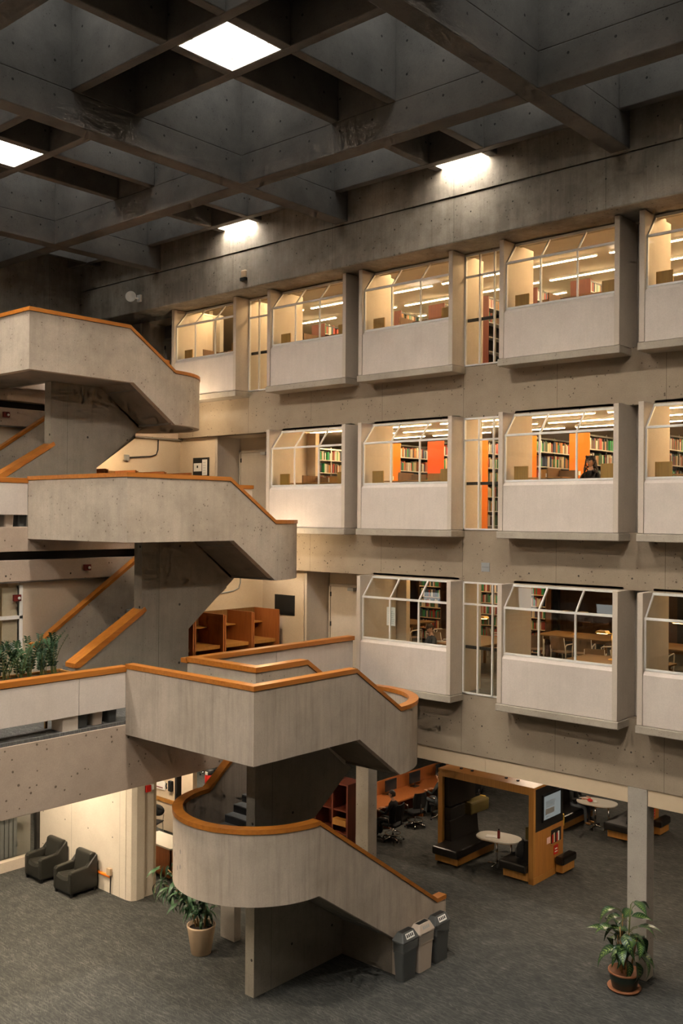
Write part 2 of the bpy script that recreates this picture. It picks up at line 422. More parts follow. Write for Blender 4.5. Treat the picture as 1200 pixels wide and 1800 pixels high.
for cx, cy, j in bays:
    a, b = cx-3.39, cx+3.39; c, d = cy-3.39, min(cy+3.39, YN)
    for s in (-1, 1):
        yy = cy + s*.71
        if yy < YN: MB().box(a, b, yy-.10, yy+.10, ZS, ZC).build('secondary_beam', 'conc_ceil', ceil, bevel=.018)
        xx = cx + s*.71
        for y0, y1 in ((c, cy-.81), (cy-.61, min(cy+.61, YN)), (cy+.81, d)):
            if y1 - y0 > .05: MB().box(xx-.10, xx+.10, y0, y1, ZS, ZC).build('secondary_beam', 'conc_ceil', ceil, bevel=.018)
    for sx in (-1, 1):
        for sy in (-1, 1):
            x0, x1 = sorted((cx+sx*.9, cx+sx*3.3)); y0, y1 = sorted((cy+sy*.9, cy+sy*3.3))
            if y1 < YN: MB().box(x0+.25, x1-.25, y0+.25, y1-.25, ZC-.06, ZC-.02).build('skylight_pane', 'skylight_glow', ceil)
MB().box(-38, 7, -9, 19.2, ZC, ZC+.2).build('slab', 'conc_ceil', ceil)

# ---- ceiling light panels in the middle cell of every bay
def light_panel(cx, cy, label):
    y1 = min(cy+.60, YN-.02)
    t = thing('ceiling_light', label, 'ceiling light', (cx, cy, 17.02), 0, 'square light panels in the waffle ceiling')
    MB().box(cx-.60, cx+.60, cy-.60, y1, 17.13, 17.18).build('housing', 'white_frame', t, w=True)
    MB().box(cx-.56, cx+.56, cy-.56, y1-(.04 if y1 > cy else .02), 17.11, 17.129).build('diffuser', 'diffuser', t, w=True)
    f = MB()
    for q in ((cx-.61,cx-.585,cy-.61,y1), (cx+.585,cx+.61,cy-.61,y1), (cx-.585,cx+.585,cy-.61,cy-.585)): f.box(*q, 16.905, 17.129)
    if y1 > cy: f.box(cx-.585, cx+.585, y1-.015, y1+.01, 16.905, 17.129)
    f.build('rim', 'white_frame', t, w=True)
    q = MB()
    for e in ((cx-.585,cx-.565,cy-.585,y1-.015), (cx+.565,cx+.585,cy-.585,y1-.015), (cx-.565,cx+.565,cy-.585,cy-.565)): q.box(*e, 17.095, 17.109)
    if y1 > cy: q.box(cx-.565, cx+.565, y1-.035, y1-.015, 17.095, 17.109)
    q.build('gasket', 'sign_black', t, w=True)
names = {}
for cx, cy, j in bays:
    i = round((cx+11.97)/MODX)
    if cx > 0 or cx < -22 or (cx > -6 and j == 0): continue
    if j == 0: lab = {0: 'light panel against the concrete wall, right one of the two wall-washing panels', -1: 'light panel against the concrete wall, left one of the two wall-washing panels'}[i]
    elif j == 1: lab = {0: 'large bright square light panel at top centre of the waffle ceiling', -1: 'square light panel cut by the left edge of the picture', 1: 'square light panel above the top right picture edge'}[i]
    else: lab = 'square light panel of the %s row nearer than the picture shows, %s one' % ({2: 'first', 3: 'second'}[j], {1: 'right', 0: 'middle', -1: 'left'}[i])
    light_panel(cx, cy, lab)

# ---- north wall: spandrel bands, columns, upper wall
wn = struct('wall_north', 'concrete wall with three storeys of projecting window boxes', 'wall')
XR = -1.0
for k, xl in ((1, -19.35), (2, -22.95)):
    MB().box(xl, XR, YW, YW+.28, ZT[k], F[k+1]).build('spandrel_band', 'conc_facade', wn, bevel=.01)
MB().box(-15.8, XR, YW, YW+.28, 3.80, F[1]).build('spandrel_band', 'conc_facade', wn, bevel=.01)
MB().box(-23.2, -15.8, YW, YW+.28, 3.80, F[1]-.0).build('spandrel_band', 'conc_facade', wn, bevel=.01)
MB().box(-38, XR, YN, YW+.28, ZT[3]+.02, 16.235).build('upper_beam', 'conc_upper', wn, bevel=.03)
MB().box(-38, XR, YN-.012, YW+.28, 16.25, ZC).build('upper_wall', 'conc_upper', wn)
MB().box(-38, XR, YN+.05, YW+.28, 16.235, 16.25).build('wall_joint', 'dark_bar', wn)
for i in range(-1, 2):
    x = -8.365 + MODX*i
    for k in (1, 2, 3):
        if x < -16 and k < 3: continue
        MB().box(x-.21, x+.21, YW+.30, YW+.75, F[k], ZT[k]+.12).build('column_pier', 'conc_column', wn)
    if x > -16:
        c = MB().box(x-.205, x+.205, YW-.0, YW+.34, 0, 3.80).build('column', 'conc_column', bevel=.012)
        tag(c, {0: 'square concrete column beside the striped leafy plant', -1: 'concrete column behind the curved stair near the desk workers', 1: 'concrete column beyond the right edge'}[i], 'column', kind='structure')
tr = struct('trim_1', 'smooth beige fascia strip under the lowest concrete band', 'trim')
for a, b in ((-8.16, XR), (-15.35, -8.57), (-23, -15.76)):
    n = max(1, round((b-a)/3.4)); w_ = (b-a)/n
    for i in range(n): MB().box(a+w_*i+.003, a+w_*(i+1)-.003, YW+.03, YW+.1, 3.47, 3.80).build('fascia_panel', 'cream', tr)

# ---- window boxes
def window_box(x0, k, label, idx):
    z0, z1 = F[k], ZT[k]; W = 2.775; t = .112
    s = struct('window_%d' % idx, label, 'window', (x0+W/2, YF, z0))
    def B(name, mat, mb, **kw): return mb.build(name, mat, s, w=True, **kw)
    for a in (x0, x0+W-t): B('fin', 'fin_white', MB().box(a, a+t, YF, 19.25, z0, z1), bevel=.006)
    B('parapet_panel', 'panel_white', MB().prism([(YF+.02, z0), (YF+.02, z0+.975), (YF+.10, z0+1.06), (YF+.22, z0+1.06), (YF+.22, z0)], x0+t+.004, x0+W-t-.004, 'x'))
    B('ledge', 'ledge', MB().box(x0-.025, x0+W+.025, YF-.025, YW+.02, z0-.165, z0-.012), bevel=.015)
    B('box_floor', 'ledge', MB().box(x0+.01, x0+W-.01, YF+.05, 18.74, z0-.012, z0-.001))
    B('head', 'conc_facade' if k < 3 else 'conc_upper', MB().box(x0+t, x0+W-t, YW, YW+.2, z1-.03, z1+.06))
    yg, yh, zb, zt, zh = YF+.10, 18.47, z0+1.075, z0+2.066, z1-.045
    xa, xb = x0+t, x0+W-t; step = (xb-xa)/3; f = .016
    fr = MB()
    fr.box(xa, xb, yg-.02, yg+.03, zb-.02, zb+.022).box(xa, xb, yg-.022, yg+.03, zt-.024, zt+.024).box(xa, xb, yh-.02, yh+.03, zh-.02, zh+.03)
    for i in range(4):
        x = xa + step*i; x = min(max(x, xa+f), xb-f)
        fr.box(x-f, x+f, yg-.02, yg+.025, zb, zt)
        fr.prism([(yg-.02, zt), (yg+.03, zt), (yh+.03, zh), (yh-.02, zh)], x-f, x+f, 'x')
    B('frame', 'white_frame', fr)
    for i in range(3):
        a, b = xa+step*i+f, xa+step*(i+1)-f
        B('pane', 'glass', MB().box(a, b, yg, yg+.006, zb+.02, zt-.02))
        B('pane', 'glass', MB().prism([(yg, zt+.02), (yg+.006, zt+.02), (yh+.006, zh-.02), (yh, zh-.02)], a, b, 'x'))
    return s
def window_slot(xl, xr, k, label, idx):
    z0, z1 = F[k], ZT[k]; y = YW
    s = struct('window_%d' % idx, label, 'window', ((xl+xr)/2, y, z0))
    fr = MB(); xs = [xl+.02, xl+.405, xl+.79, xr-.02]; f = .016
    for x in xs: fr.box(x-f, x+f, y-.02, y+.04, z0, z1-.03)
    fr.box(xl, xr, y-.02, y+.04, z0, z0+.035).box(xl, xr, y-.02, y+.04, z1-.06, z1-.02).box(xl, xr, y-.02, y+.04, z0+2.02, z0+2.06)
    fr.build('frame', 'white_frame', s, w=True)
    MB().box(xl+.04, xr-.04, y+.045, y+.09, z0+1.02, z0+1.09).build('guard_bar', 'dark_bar', s, w=True)
    for a, b in zip(xs[:-1], xs[1:]):
        MB().box(a+f, b-f, y, y+.006, z0+.035, z0+2.02).build('pane', 'glass', s, w=True)
        MB().box(a+f, b-f, y, y+.006, z0+2.06, z1-.06).build('pane', 'glass', s, w=True)
    MB().box(xl, xr, y-.005, y+.28, z1-.03, z1+.02).build('head', 'conc_facade', s, w=True)
    return s
XA = {'a': -22.527, 'b': -18.53, 'c': -15.343, 'd': -11.345, 'e': -8.163, 'f': -4.165}
LV = {1: 'lowest window row', 2: 'middle window row', 3: 'top window row'}
wl = {('a',3): 'leftmost window box of the top row, above the curved stair end',
 ('b',3): 'second window box from the left in the top row', ('c',3): 'window box left of the narrow window in the top row',
 ('d',3): 'window box right of the narrow window in the top row', ('e',3): 'top row window box cut by the right picture edge',
 ('b',2): 'leftmost window box of the middle row, beside the stair', ('c',2): 'middle row window box showing an orange and a vermilion shelf end',
 ('d',2): 'middle row window box with the woman in black inside', ('e',2): 'middle row window box cut by the right picture edge',
 ('c',1): 'lowest row window box with a paper notice inside', ('d',1): 'lowest row window box showing study tables and white framed chairs',
 ('e',1): 'lowest row window box cut by the right picture edge'}
n = 0
for (b, k), lab in wl.items():
    n += 1; window_box(XA[b], k, lab, n)
for k in (1, 2, 3):
    n += 1; window_box(XA['f'], k, 'window box of the %s beyond the right picture edge' % {1:'lowest',2:'middle',3:'top'}[k], n)
    n += 1; window_slot(XA['c']+2.775, XA['d'], k, 'narrow full height window between two boxes of the %s row' % {1:'lowest',2:'middle',3:'top'}[k], n)
    n += 1; window_slot(XA['e']+2.775, XA['f'], k, 'narrow window of the %s row beyond the right picture edge' % {1:'lowest',2:'middle',3:'top'}[k], n)
n += 1; window_slot(XA['a']+2.775, XA['b'], 3, 'narrow top row window between the two leftmost boxes', n)
WN = n

# ---- west side: stepped balcony edges and walls
ww = struct('wall_west', 'stepped concrete balcony edges along the left side of the hall', 'wall')
for k in (1, 2, 3):
    X = EDGE[k]; z = F[k]
    s = struct('balcony_parapet', {1: 'cream parapet with wooden rail in front of the planter', 2: 'cream parapet of the second balcony at the left picture edge', 3: 'cream parapet of the top balcony behind the upper stair'}[k], 'parapet')
    if k == 1: MB().box(X-.35, X, -9, 18.5, z-1.34, z-.06).build('edge_beam', 'conc_beam', ww, bevel=.012)
    else:
        MB().box(X-.35, X, -9, 18.5, z-.53, z+.01).build('edge_beam', 'conc_beam', ww, bevel=.012)
        MB().box(X-.35, X, -9, 18.5, z-1.18, z-.72).build('edge_beam', 'conc_beam', ww, bevel=.012)
        MB().box(X-.6, X-.3, -9, 18.5, z-.74, z-.5).build('beam_recess', 'dark_bar', ww)
    ys = [11.41, 10.36] + [10.36-2.6*i for i in range(1, 8)]
    for a, b in zip(ys[1:], ys[:-1]): MB().box(X-.12, X, a+.004, b-.004, z+.27, z+.955).build('parapet_panel', 'panel_white', s, bevel=.006)
    MB().box(X-.20, X+.02, -9, 11.41+.05, z+.965, z+1.075).build('handrail', 'rail', s, bevel=.008)
    for y in (10.1, 7.2, 4.4, 1.6, -1.2): MB().box(X-.42, X-.06, y-.05, y+.28, z, z+.3).build('post', 'fin_white', s)
    q = struct('balcony_parapet', {1: 'cream parapet with wooden rail in front of the study carrels', 2: 'short cream parapet of the second balcony beside the window box', 3: 'parapet of the top balcony beside the leftmost window box'}[k], 'parapet')
    for a, b in ((12.95, 15.35), (15.36, 17.98)): MB().box(X+.05, X+.17, a, b, z-.2, z+.985).build('parapet_panel', 'panel_white', q, bevel=.006)
    MB().box(X, X+.22, 12.76, 17.99, z+1.0, z+1.10).build('handrail', 'rail', q, bevel=.008)
    # inner wall of the level (also the wall the next flight leans on)
    Xw = X - 3.75; zt = (F[k+1]-1.2) if k < 3 else ZC
    MB().box(Xw-.2, Xw, 11.3 if k == 1 else -9, 18.72, z, zt).build('inner_wall', 'plaster' if k < 3 else 'conc_upper', ww)
    if k < 3:
        MB().box(Xw-.6, X-3.63, -9, 18.72, zt-.01, zt+.03).build('soffit', 'grey_wall', ww)
    if k == 1: MB().box(Xw-.2, Xw, -9, 7.6, z, zt).build('inner_wall', 'plaster', ww)
# ground level under the first balcony
MB().box(-23.5, -15.62, -9, 18.5, 4.25, 4.30).build('soffit', 'cream_soffit', ww)

# north end walls of the balconies, with door recesses
def end_wall(k, label, label_door, xl, xr_box, idx):
    z0, z1 = F[k], ZT[k] if k < 3 else ZT[3]+.05; y = 18.7
    s = struct('wall_north', label, 'wall')
    xd0, xd1 = xl+1.60, xr_box-.12
    MB().box(xl-.4, xd0, y, y+.2, z0, z1+.02).build('wall_panel', 'plaster' if k < 3 else 'grey_wall', s)
    MB().box(xd0-.02, xd0+.08, y, 19.6, z0, z1+.02).build('recess_side', 'fin_white', s)
    MB().box(xd0, xr_box+.3, 19.6, 19.75, z0, z1+.02).build('recess_back', 'plaster' if k < 3 else 'grey_wall', s)
    MB().box(xd1, xr_box-.02, 18.2 if k < 3 else 18.45, 19.6, z0, z1).build('recess_side', 'fin_white', s)
    MB().box(xd0-.4, xr_box, y, 19.7, z1, z1+.05).build('recess_head', 'plaster', s)
    d = struct('door_%d' % idx, label_door, 'door')
    a, b = xd0+.18, xd1-.02; mid = a+(b-a)*.58
    MB().box(a, mid-.004, 19.54, 19.585, z0+.01, z0+2.12).build('door_leaf', 'fin_white', d)
    MB().box(mid+.004, b, 19.54, 19.585, z0+.01, z0+2.12).build('door_leaf', 'fin_white', d)
    MB().box(mid-.2, mid-.06, 19.50, 19.54, z0+.95, z0+1.15).build('lock', 'sign_black', d)
    MB().box(mid+.08, mid+.11, 19.48, 19.5, z0+.85, z0+1.35).box(mid+.08, mid+.11, 19.5, 19.54, z0+.86, z0+.9).box(mid+.08, mid+.11, 19.5, 19.54, z0+1.3, z0+1.34).build('pull_handle', 'chrome', d)
    MB().box(a-.06, a-.01, 19.52, 19.6, z0, z0+2.2).box(a-.06, b+.04, 19.52, 19.6, z0+2.13, z0+2.2).build('door_frame', 'fin_white', d)
    for q in (.25, 1.05, 1.85): MB().box(a-.02, a+.02, 19.52, 19.54, z0+q, z0+q+.12).build('hinge', 'sign_black', d)
    MB().box(mid-.5, mid-.3, 19.4, 19.54, z0+2.04, z0+2.12).build('door_closer', 'grey_plate', d)
end_wall(1, 'beige end wall with the black notice board behind the carrels', 'beige double door in the recess of the first balcony', -19.35, XA['c'], 1)
end_wall(2, 'beige end wall with the white notices on the second balcony', 'beige double door in the recess of the second balcony', -22.95, XA['b'], 2)
end_wall(3, 'shaded end wall of the top balcony', 'dark door in the shaded recess of the top balcony', -26.55, XA['a'], 3)

# reading rooms behind the windows
for k in (1, 2, 3):
    r = struct('wall_north', {1: 'brown timber lined walls of the lowest reading room', 2: 'cream walls of the middle reading room', 3: 'cream walls and ceiling of the top reading room'}[k], 'wall')
    xl = {1: -16.2, 2: -19.4, 3: -23.4}[k]; zc = F[k] + (2.9 if k == 3 else 2.85)
    wm = 'walnut' if k == 1 else 'cream_soffit'
    MB().box(xl-6, XR, 30.8, 31, F[k], zc).build('back_wall', wm, r)
    MB().box(xl-6.1, xl-6, 18.8, 31, F[k], zc).build('side_wall', wm, r)
    MB().box(XR-.1, XR, 18.78, 31, F[k], zc).build('side_wall', wm, r)
    MB().box(xl-6, XR, 18.78, 31, zc, zc+.1).build('room_ceiling', 'cream_soffit', r)
    if k < 3:
        MB().box(xl-6, xl+.3 if k == 1 else xl+.55, 19.75, 19.9, F[k], zc).build('side_wall', wm, r)
    else:
        MB().box(-30, -22.9, 19.75, 19.9, F[k], zc).build('side_wall', wm, r)
    MB().box(xl-6 if k<3 else -23, XR, 18.74, 18.80, ZT[k], zc+.1).build('bulkhead', 'cream_soffit', r)
# ground floor back rooms
g = struct('wall_north', 'dim walls and ceiling of the ground floor study area', 'wall')
MB().box(-34, XR, 37.8, 38, 0, 3.5).build('back_wall', 'walnut', g)
MB().box(-34, -33.8, 14, 38, 0, 4.3).build('side_wall', 'plaster', g)
MB().box(XR-.1, XR, 18.8, 38, 0, 3.5).build('side_wall', 'walnut', g)
MB().box(-34, XR, 18.62, 38, 3.47, 3.55).build('soffit', 'cream_soffit', g)
MB().box(-34, -23.3, 14.2, 18.62, 4.25, 4.3).build('soffit', 'cream_soffit', g)

# ground floor white concrete wall under the first balcony
s = struct('wall_west', 'pale board marked concrete wall behind the two armchairs', 'wall')
MB().box(-23.0, -19.14, 14.03, 14.35, 0, 4.25).build('wall_panel', 'conc_white', s)
c = MB(); c.prism([(-19.12,14.03), (-18.97,14.07), (-18.90,14.18), (-18.90,14.40), (-19.12,14.40)], 0, 4.25, 'z'); c.build('rounded_pilaster', 'conc_white', s)
MB().box(-19.12, -18.94, 14.41, 14.70, 0, 4.25).build('wall_panel', 'conc_white', s)
MB().box(-19.10, -18.97, 14.715, 14.80, 0, 4.25).build('wall_panel', 'plaster', s)
s = struct('wall_west', 'beige back wall with a door and a red and white notice', 'wall')
MB().box(-27.0, -22.06, 17.9, 18.05, 0, 4.25).build('wall_panel', 'plaster', s)
MB().box(-22.05, -21.95, 17.86, 18.05, 0, 4.25).build('door_jamb', 'dark_bar', s)
MB().box(-21.80, -21.30, 17.9, 18.05, 0, 4.25).build('wall_panel', 'plaster', s)
MB().box(-24.2, -22.08, 17.87, 17.9, .82, .93).build('bumper_rail', 'oak', s)
# slatted glazing on the far left
s = struct('window_%d' % (WN+1), 'grey blind behind glass at the lower left edge', 'window')
for i in range(46): MB().box(-23.10, -23.06, 12.75-.125*(i+1)+.75, 12.75-.125*i+.72, .28, 4.25).build('blind_slat', 'louvre', s)
MB().box(-23.0, -22.95, 7, 13.95, .25, 4.25).build('pane', 'glass', s)
MB().box(-23.05, -22.86, 7, 14.03, 0, .26).build('sill', 'fin_white', s)
for z in (1.45, 2.6): MB().box(-22.97, -22.90, 7, 14.0, z-.04, z+.04).build('crossbar', 'dark_bar', s)
MB().box(-22.99, -22.88, 13.93, 14.03, 0, 4.25).build('jamb', 'dark_bar', s)
wx = MB().box(-23.5, -23.3, -9, 14, 0, 4.3).build('wall_west', 'grey_wall'); tag(wx, 'plain wall behind the grey blind', 'wall', kind='structure')
# balcony column under the edge beam
c = MB().box(-15.95, -15.50, 14.21, 14.40, 0, 3.85).build('column', 'conc_column', bevel=.012); tag(c, 'concrete column behind the stair foot and the tan pot', 'column', kind='structure')
# enclosing walls behind the camera
wS = MB().box(-38, 7, -9.2, -9, 0, ZC).build('wall_south', 'conc_upper'); tag(wS, 'concrete wall behind the viewpoint', 'wall', kind='structure')
wE = MB().box(6.8, 7, -9, 38, 0, ZC).build('wall_east', 'conc_upper'); tag(wE, 'concrete wall to the right beyond the picture', 'wall', kind='structure')
wN2 = MB().box(XR, 7, 18.5, 18.7, 0, ZC).build('wall_north', 'conc_upper'); tag(wN2, 'plain end of the window wall beyond the picture', 'wall', kind='structure')
wW = MB().box(-26.8, -26.6, -9, 18.7, F[3], ZC).build('wall_west', 'conc_upper'); tag(wW, 'dark upper concrete wall at top left corner', 'wall', kind='structure')

# ================================================================== the staircases
CX, R0 = -13.7, 1.7
NX, NR = -13.625, 1.625      # the lowest curved landing is a little tighter
def arc(cx, cy, r, a0, a1, n, zt, zb): return [(cx+r*math.cos(a), cy+r*math.sin(a), zt, zb) for a in [a0+(a1-a0)*i/n for i in range(n+1)]]
def half_disc(cx, cy, r, s, n=28): return [(cx+r*math.cos(a), cy+r*math.sin(a)) for a in [(0 if s > 0 else PI)+PI*i/n for i in range(n+1)]]
def staircase(k):
    dx, dz = -3.6*(k-1), 3.727*(k-1); Fk = 5.174+dz
    lab = {1: 'lowest concrete stair with curved landing and orange wooden rail', 2: 'middle concrete stair with orange wooden rail', 3: 'upper concrete stair beside the top windows'}[k]
    s = thing('staircase', lab, 'staircase', (CX+dx, 13.5, 0 if k == 1 else F[k-1]))
    def B(name, mat, mb, **kw): return mb.build(name, mat, s, w=True, **kw)
    cm = 'conc_stair_smooth' if k == 1 else 'conc_stair'
    xo, xi = -12.0+dx, -15.6+dx; zt, zb = 6.195+dz, 4.92+dz; cx = CX+dx
    zt2, zb2 = 5.27+dz, 4.0+dz
    p = [(xi, 11.41, zt, zb), (xo, 11.41, zt, zb), (xo, 14.09, zt, zb), (xo, 14.2, zt-.075, zb), (xo, 15.47, zt2, zb2)]
    p2 = arc(cx, 15.47, R0, 0, PI, 28, zt2, zb2)
    if k == 1:
        p3 = [(cx-R0, 15.44, zt2-.02, zb2-.02), (NX-NR, 13.10, 3.53, 2.25)]
        p4 = arc(NX, 13.09, NR, PI, 2*PI, 36, 3.53, 2.25)
        p5 = [(xo, 15.38, 1.982, .72), (xo, 15.383, 1.98, -.0), (xo, 16.76, 1.045, 0), (xo, 17.08, 1.045, 0)]
        runs = [p + p2[1:] + p3 + p4[1:] + p5]
    else:
        f1 = F[k-1]
        p3 = [(cx-R0, 15.44, zt2-.02, zb2-.02), (cx-R0, 14.15, zt2-.88, max(f1, zb2-.95)), (cx-R0, 12.3, zt2-2.13, f1), (cx-R0, 11.5, zt2-2.68, f1), (cx-R0, 11.35, zt2-2.70, f1)]
        runs = [p + p2[1:] + p3]
    B('parapet', cm, ribbon(runs[0], .16))
    B('handrail', 'rail', rail_of(runs[0], .20, .085, .02, .012))
    B('rail_gap', 'dark_bar', ribbon([(q[0], q[1], q[2]+.012, q[2]) for q in runs[0]], .15))
    # landing, flight down to the half landing, half landing
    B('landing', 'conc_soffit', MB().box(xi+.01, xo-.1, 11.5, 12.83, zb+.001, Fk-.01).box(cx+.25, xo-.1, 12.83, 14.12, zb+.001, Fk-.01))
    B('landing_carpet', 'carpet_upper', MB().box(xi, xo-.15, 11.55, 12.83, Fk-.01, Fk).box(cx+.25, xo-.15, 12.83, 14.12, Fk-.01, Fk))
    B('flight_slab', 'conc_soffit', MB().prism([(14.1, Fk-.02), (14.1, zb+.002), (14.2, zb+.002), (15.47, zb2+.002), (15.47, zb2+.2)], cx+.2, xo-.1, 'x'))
    for i in range(5):
        B('step', 'tread', MB().box(cx+.25, xo-.16, 14.12+.27*i, 14.12+.27*(i+1)+.02, Fk-.16*(i+1)-.08, Fk-.16*(i+1)))
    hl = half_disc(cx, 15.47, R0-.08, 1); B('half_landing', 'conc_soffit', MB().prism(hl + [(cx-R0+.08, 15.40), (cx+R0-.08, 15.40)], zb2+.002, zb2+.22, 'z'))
    # inner parapet round the stair well
    ip = [(cx-R0-.02, 12.95, zt, Fk-.25), (cx-R0-.02, 12.79, zt, Fk-.25), (cx+.30, 12.79, zt, Fk-.25), (cx+.30, 14.2, zt, Fk-.25), (cx+.30, 15.4, zt-.81, Fk-1.2)]
    B('inner_parapet', 'conc_stair', ribbon(ip[1:], .16)); B('inner_handrail', 'rail', rail_of(ip[1:], .22, .10, .03, .01))
    # spine wall
    x0, x1 = (cx+.02, cx+.26) if k == 1 else (cx+.03, cx+.30)
    if k == 1:
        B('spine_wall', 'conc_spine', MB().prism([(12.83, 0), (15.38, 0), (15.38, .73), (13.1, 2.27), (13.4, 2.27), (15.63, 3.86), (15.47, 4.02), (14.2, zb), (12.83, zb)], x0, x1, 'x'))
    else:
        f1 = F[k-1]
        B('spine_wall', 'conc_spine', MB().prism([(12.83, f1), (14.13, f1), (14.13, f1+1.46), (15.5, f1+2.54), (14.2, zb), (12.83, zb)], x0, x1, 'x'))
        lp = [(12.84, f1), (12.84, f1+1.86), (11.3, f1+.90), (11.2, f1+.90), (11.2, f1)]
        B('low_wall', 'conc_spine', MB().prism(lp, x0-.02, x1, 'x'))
        B('low_handrail', 'rail', MB().prism([(12.95, f1+1.95), (12.90, f1+2.03), (11.17, f1+1.0), (11.17, f1+.91), (11.3, f1+.91)], x0-.05, x1+.03, 'x'))
    # flight B
    if k == 1:
        za, zc, ya, yc = 4.22, 2.5, 15.47, 13.09
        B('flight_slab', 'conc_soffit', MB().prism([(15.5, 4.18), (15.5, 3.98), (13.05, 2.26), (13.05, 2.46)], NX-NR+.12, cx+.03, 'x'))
        for i in range(10):
            B('step', 'tread', MB().box(NX-NR+.14, cx+.02, yc+.238*i, yc+.238*(i+1)+.01, zc+.156*i-.05, zc+.156*(i+1)+.02))
            B('riser', 'riser_dark', MB().box(NX-NR+.15, cx+.015, yc+.238*i-.006, yc+.238*i-.001, zc+.156*i-.03, zc+.156*(i+1)))
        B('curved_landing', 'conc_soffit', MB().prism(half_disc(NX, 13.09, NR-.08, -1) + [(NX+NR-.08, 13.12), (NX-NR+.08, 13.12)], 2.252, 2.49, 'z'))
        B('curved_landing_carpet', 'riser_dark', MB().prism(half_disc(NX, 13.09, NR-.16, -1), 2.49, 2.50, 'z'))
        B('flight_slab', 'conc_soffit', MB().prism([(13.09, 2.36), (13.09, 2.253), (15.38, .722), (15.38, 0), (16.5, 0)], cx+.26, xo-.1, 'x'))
        for i in range(15):
            B('step', 'tread', MB().box(cx+.26, xo-.16, 13.09+.2445*i, 13.09+.2445*(i+1)+.02, max(0, 2.5-.1667*(i+1)-.07), 2.5-.1667*(i+1)+.02))
    else:
        f1 = F[k-1]; n = 17; ru = (15.47-11.36)/n; ri = (zb2+.22-f1)/n
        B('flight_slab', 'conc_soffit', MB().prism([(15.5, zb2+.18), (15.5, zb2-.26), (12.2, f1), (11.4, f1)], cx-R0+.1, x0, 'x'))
        for i in range(n):
            B('step', 'tread', MB().box(cx-R0+.16, x0, 11.36+ru*i, 11.36+ru*(i+1)+.02, f1+max(0, ri*i-.1), f1+ri*(i+1)))
    return s
for k in (1, 2, 3): staircase(k)
# ================================================================== lamps of the building
def make_strip(mat):
    t = thing('strip_light', 'x', 'ceiling light')
    MB().box(-1.05, 1.05, -.045, .045, -.05, 0).build('housing', 'white_frame', t)
    MB().box(-1.03, 1.03, -.025, .025, -.065, -.051).build('tube', mat, t)
    return t
def strips(k, zc, rows, xs, mat):
    src = make_strip(mat); first = True
    words = {19.4: 'unseen row nearest the glass', 19.9: 'unseen row nearest the glass', 20.1: 'unseen row nearest the glass', 21.4: 'second row in', 22.9: 'third row in', 24.4: 'deepest row'}
    for y in rows:
        for x in xs:
            lab = 'white strip light on the %s reading room ceiling, %s' % ({1:'lowest',2:'middle',3:'top'}[k], words[y])
            g = 'strip lights of the %s reading room' % {1:'lowest',2:'middle',3:'top'}[k]
            if first: o = src; o.location = (x, y, zc); o['label'] = lab; o['group'] = g; first = False
            else: copy_tree(src, (x, y, zc), 0, lab, g)
strips(3, F[3]+2.9, (19.4, 21.4, 22.9, 24.4), [-21.5+2.42*i for i in range(8)], 'strip_glow')  # front row is unseen, added to brighten the dark stack ends
strips(2, F[2]+2.85, (20.1, 21.4, 22.9, 24.4), [-19.1+2.42*i for i in range(7)], 'strip_glow')
strips(1, F[1]+2.85, (19.9, 24.4), [-18.9+2.42*i for i in range(6)], 'strip_glow_l1')  # deeper row is added light for the brown timber wall
def make_down(mat, name='down_light'):
    t = thing(name, 'x', 'ceiling light')
    MB().box(-.32, .32, -.32, .32, -.03, 0).build('housing', 'white_frame', t)
    MB().box(-.29, .29, -.29, .29, -.036, -.031).build('lens', mat, t)
    return t
d1 = make_down('down_glow')
def place(src, lst, group):
    for i, (x, y, z, lab) in enumerate(lst):
        if i == 0: src.location = (x, y, z); src['label'] = lab; src['group'] = group
        else: copy_tree(src, (x, y, z), 0, lab, group)
place(d1, [(-21.0, 12.4, 4.25, 'square lamp over the armchairs under the first balcony'), (-17.6, 10.6, 4.25, 'square lamp in front of the pale wall under the first balcony'),
           (-17.6, 6.5, 4.25, 'second square lamp along the first balcony soffit'), (-17.6, 2.5, 4.25, 'third square lamp along the first balcony soffit'),
           (-22.0, 16.0, 4.25, 'square lamp above the black chair by the notice wall'), (-25.5, 21.0, 3.47, 'square lamp of the bright room behind the stair')], 'lamps under the first balcony')
d2 = make_down('down_glow_stair')  # half landing lamps are unseen, placed to warm the balcony end walls
place(d2, [(-17.0, 16.5, 7.98-.27, 'unseen lamp under the middle stair half landing, by the carrels'), (-22.15, 15.75, 11.43, 'unseen lamp under the upper stair half landing'),
           (-17.35, 17.6, 3.85, 'lamp behind the lowest stair near the door')], 'lamps under the stair landings')
for gx, gz, lab in ((-21.30, 12.0, 'round wall lamp behind the curved end of the upper stair'), (-17.70, 8.27, 'round wall lamp behind the curved end of the middle stair')):
    t = thing('globe_lamp', lab, 'lamp', (gx, 17.36, gz), 0, 'round lamps on the curved stair ends')
    MB().ellip((0, 0, 0), (.11, .11, .11), 16, 10).build('globe', 'globe_glow', t, smooth=True)
    MB().tube([(0, -.10, 0), (0, -.19, 0)], .035, 10).build('bracket', 'white_frame', t, smooth=True)
d3 = make_down('down_glow_dim')
place(d3, [(-17.2, 22.6, 3.47, 'dim lamp above the desk workers'), (-13.9, 23.9, 3.47, 'dim lamp behind the first booth'), (-9.0, 22.6, 3.47, 'dim lamp right of the booths'),
           (-9.0, 27.5, 3.47, 'dim lamp at the back right of the study area'), (-14.2, 29.5, 3.47, 'dim lamp at the back of the study area'), (-5.0, 22.6, 3.47, 'dim lamp beyond the column'), (-10.6, 19.9, 3.47, 'added unseen lamp behind the beige fascia, brightening the booth side')], 'lamps of the ground floor study area')  # last lamp is added to brighten the booth side panel

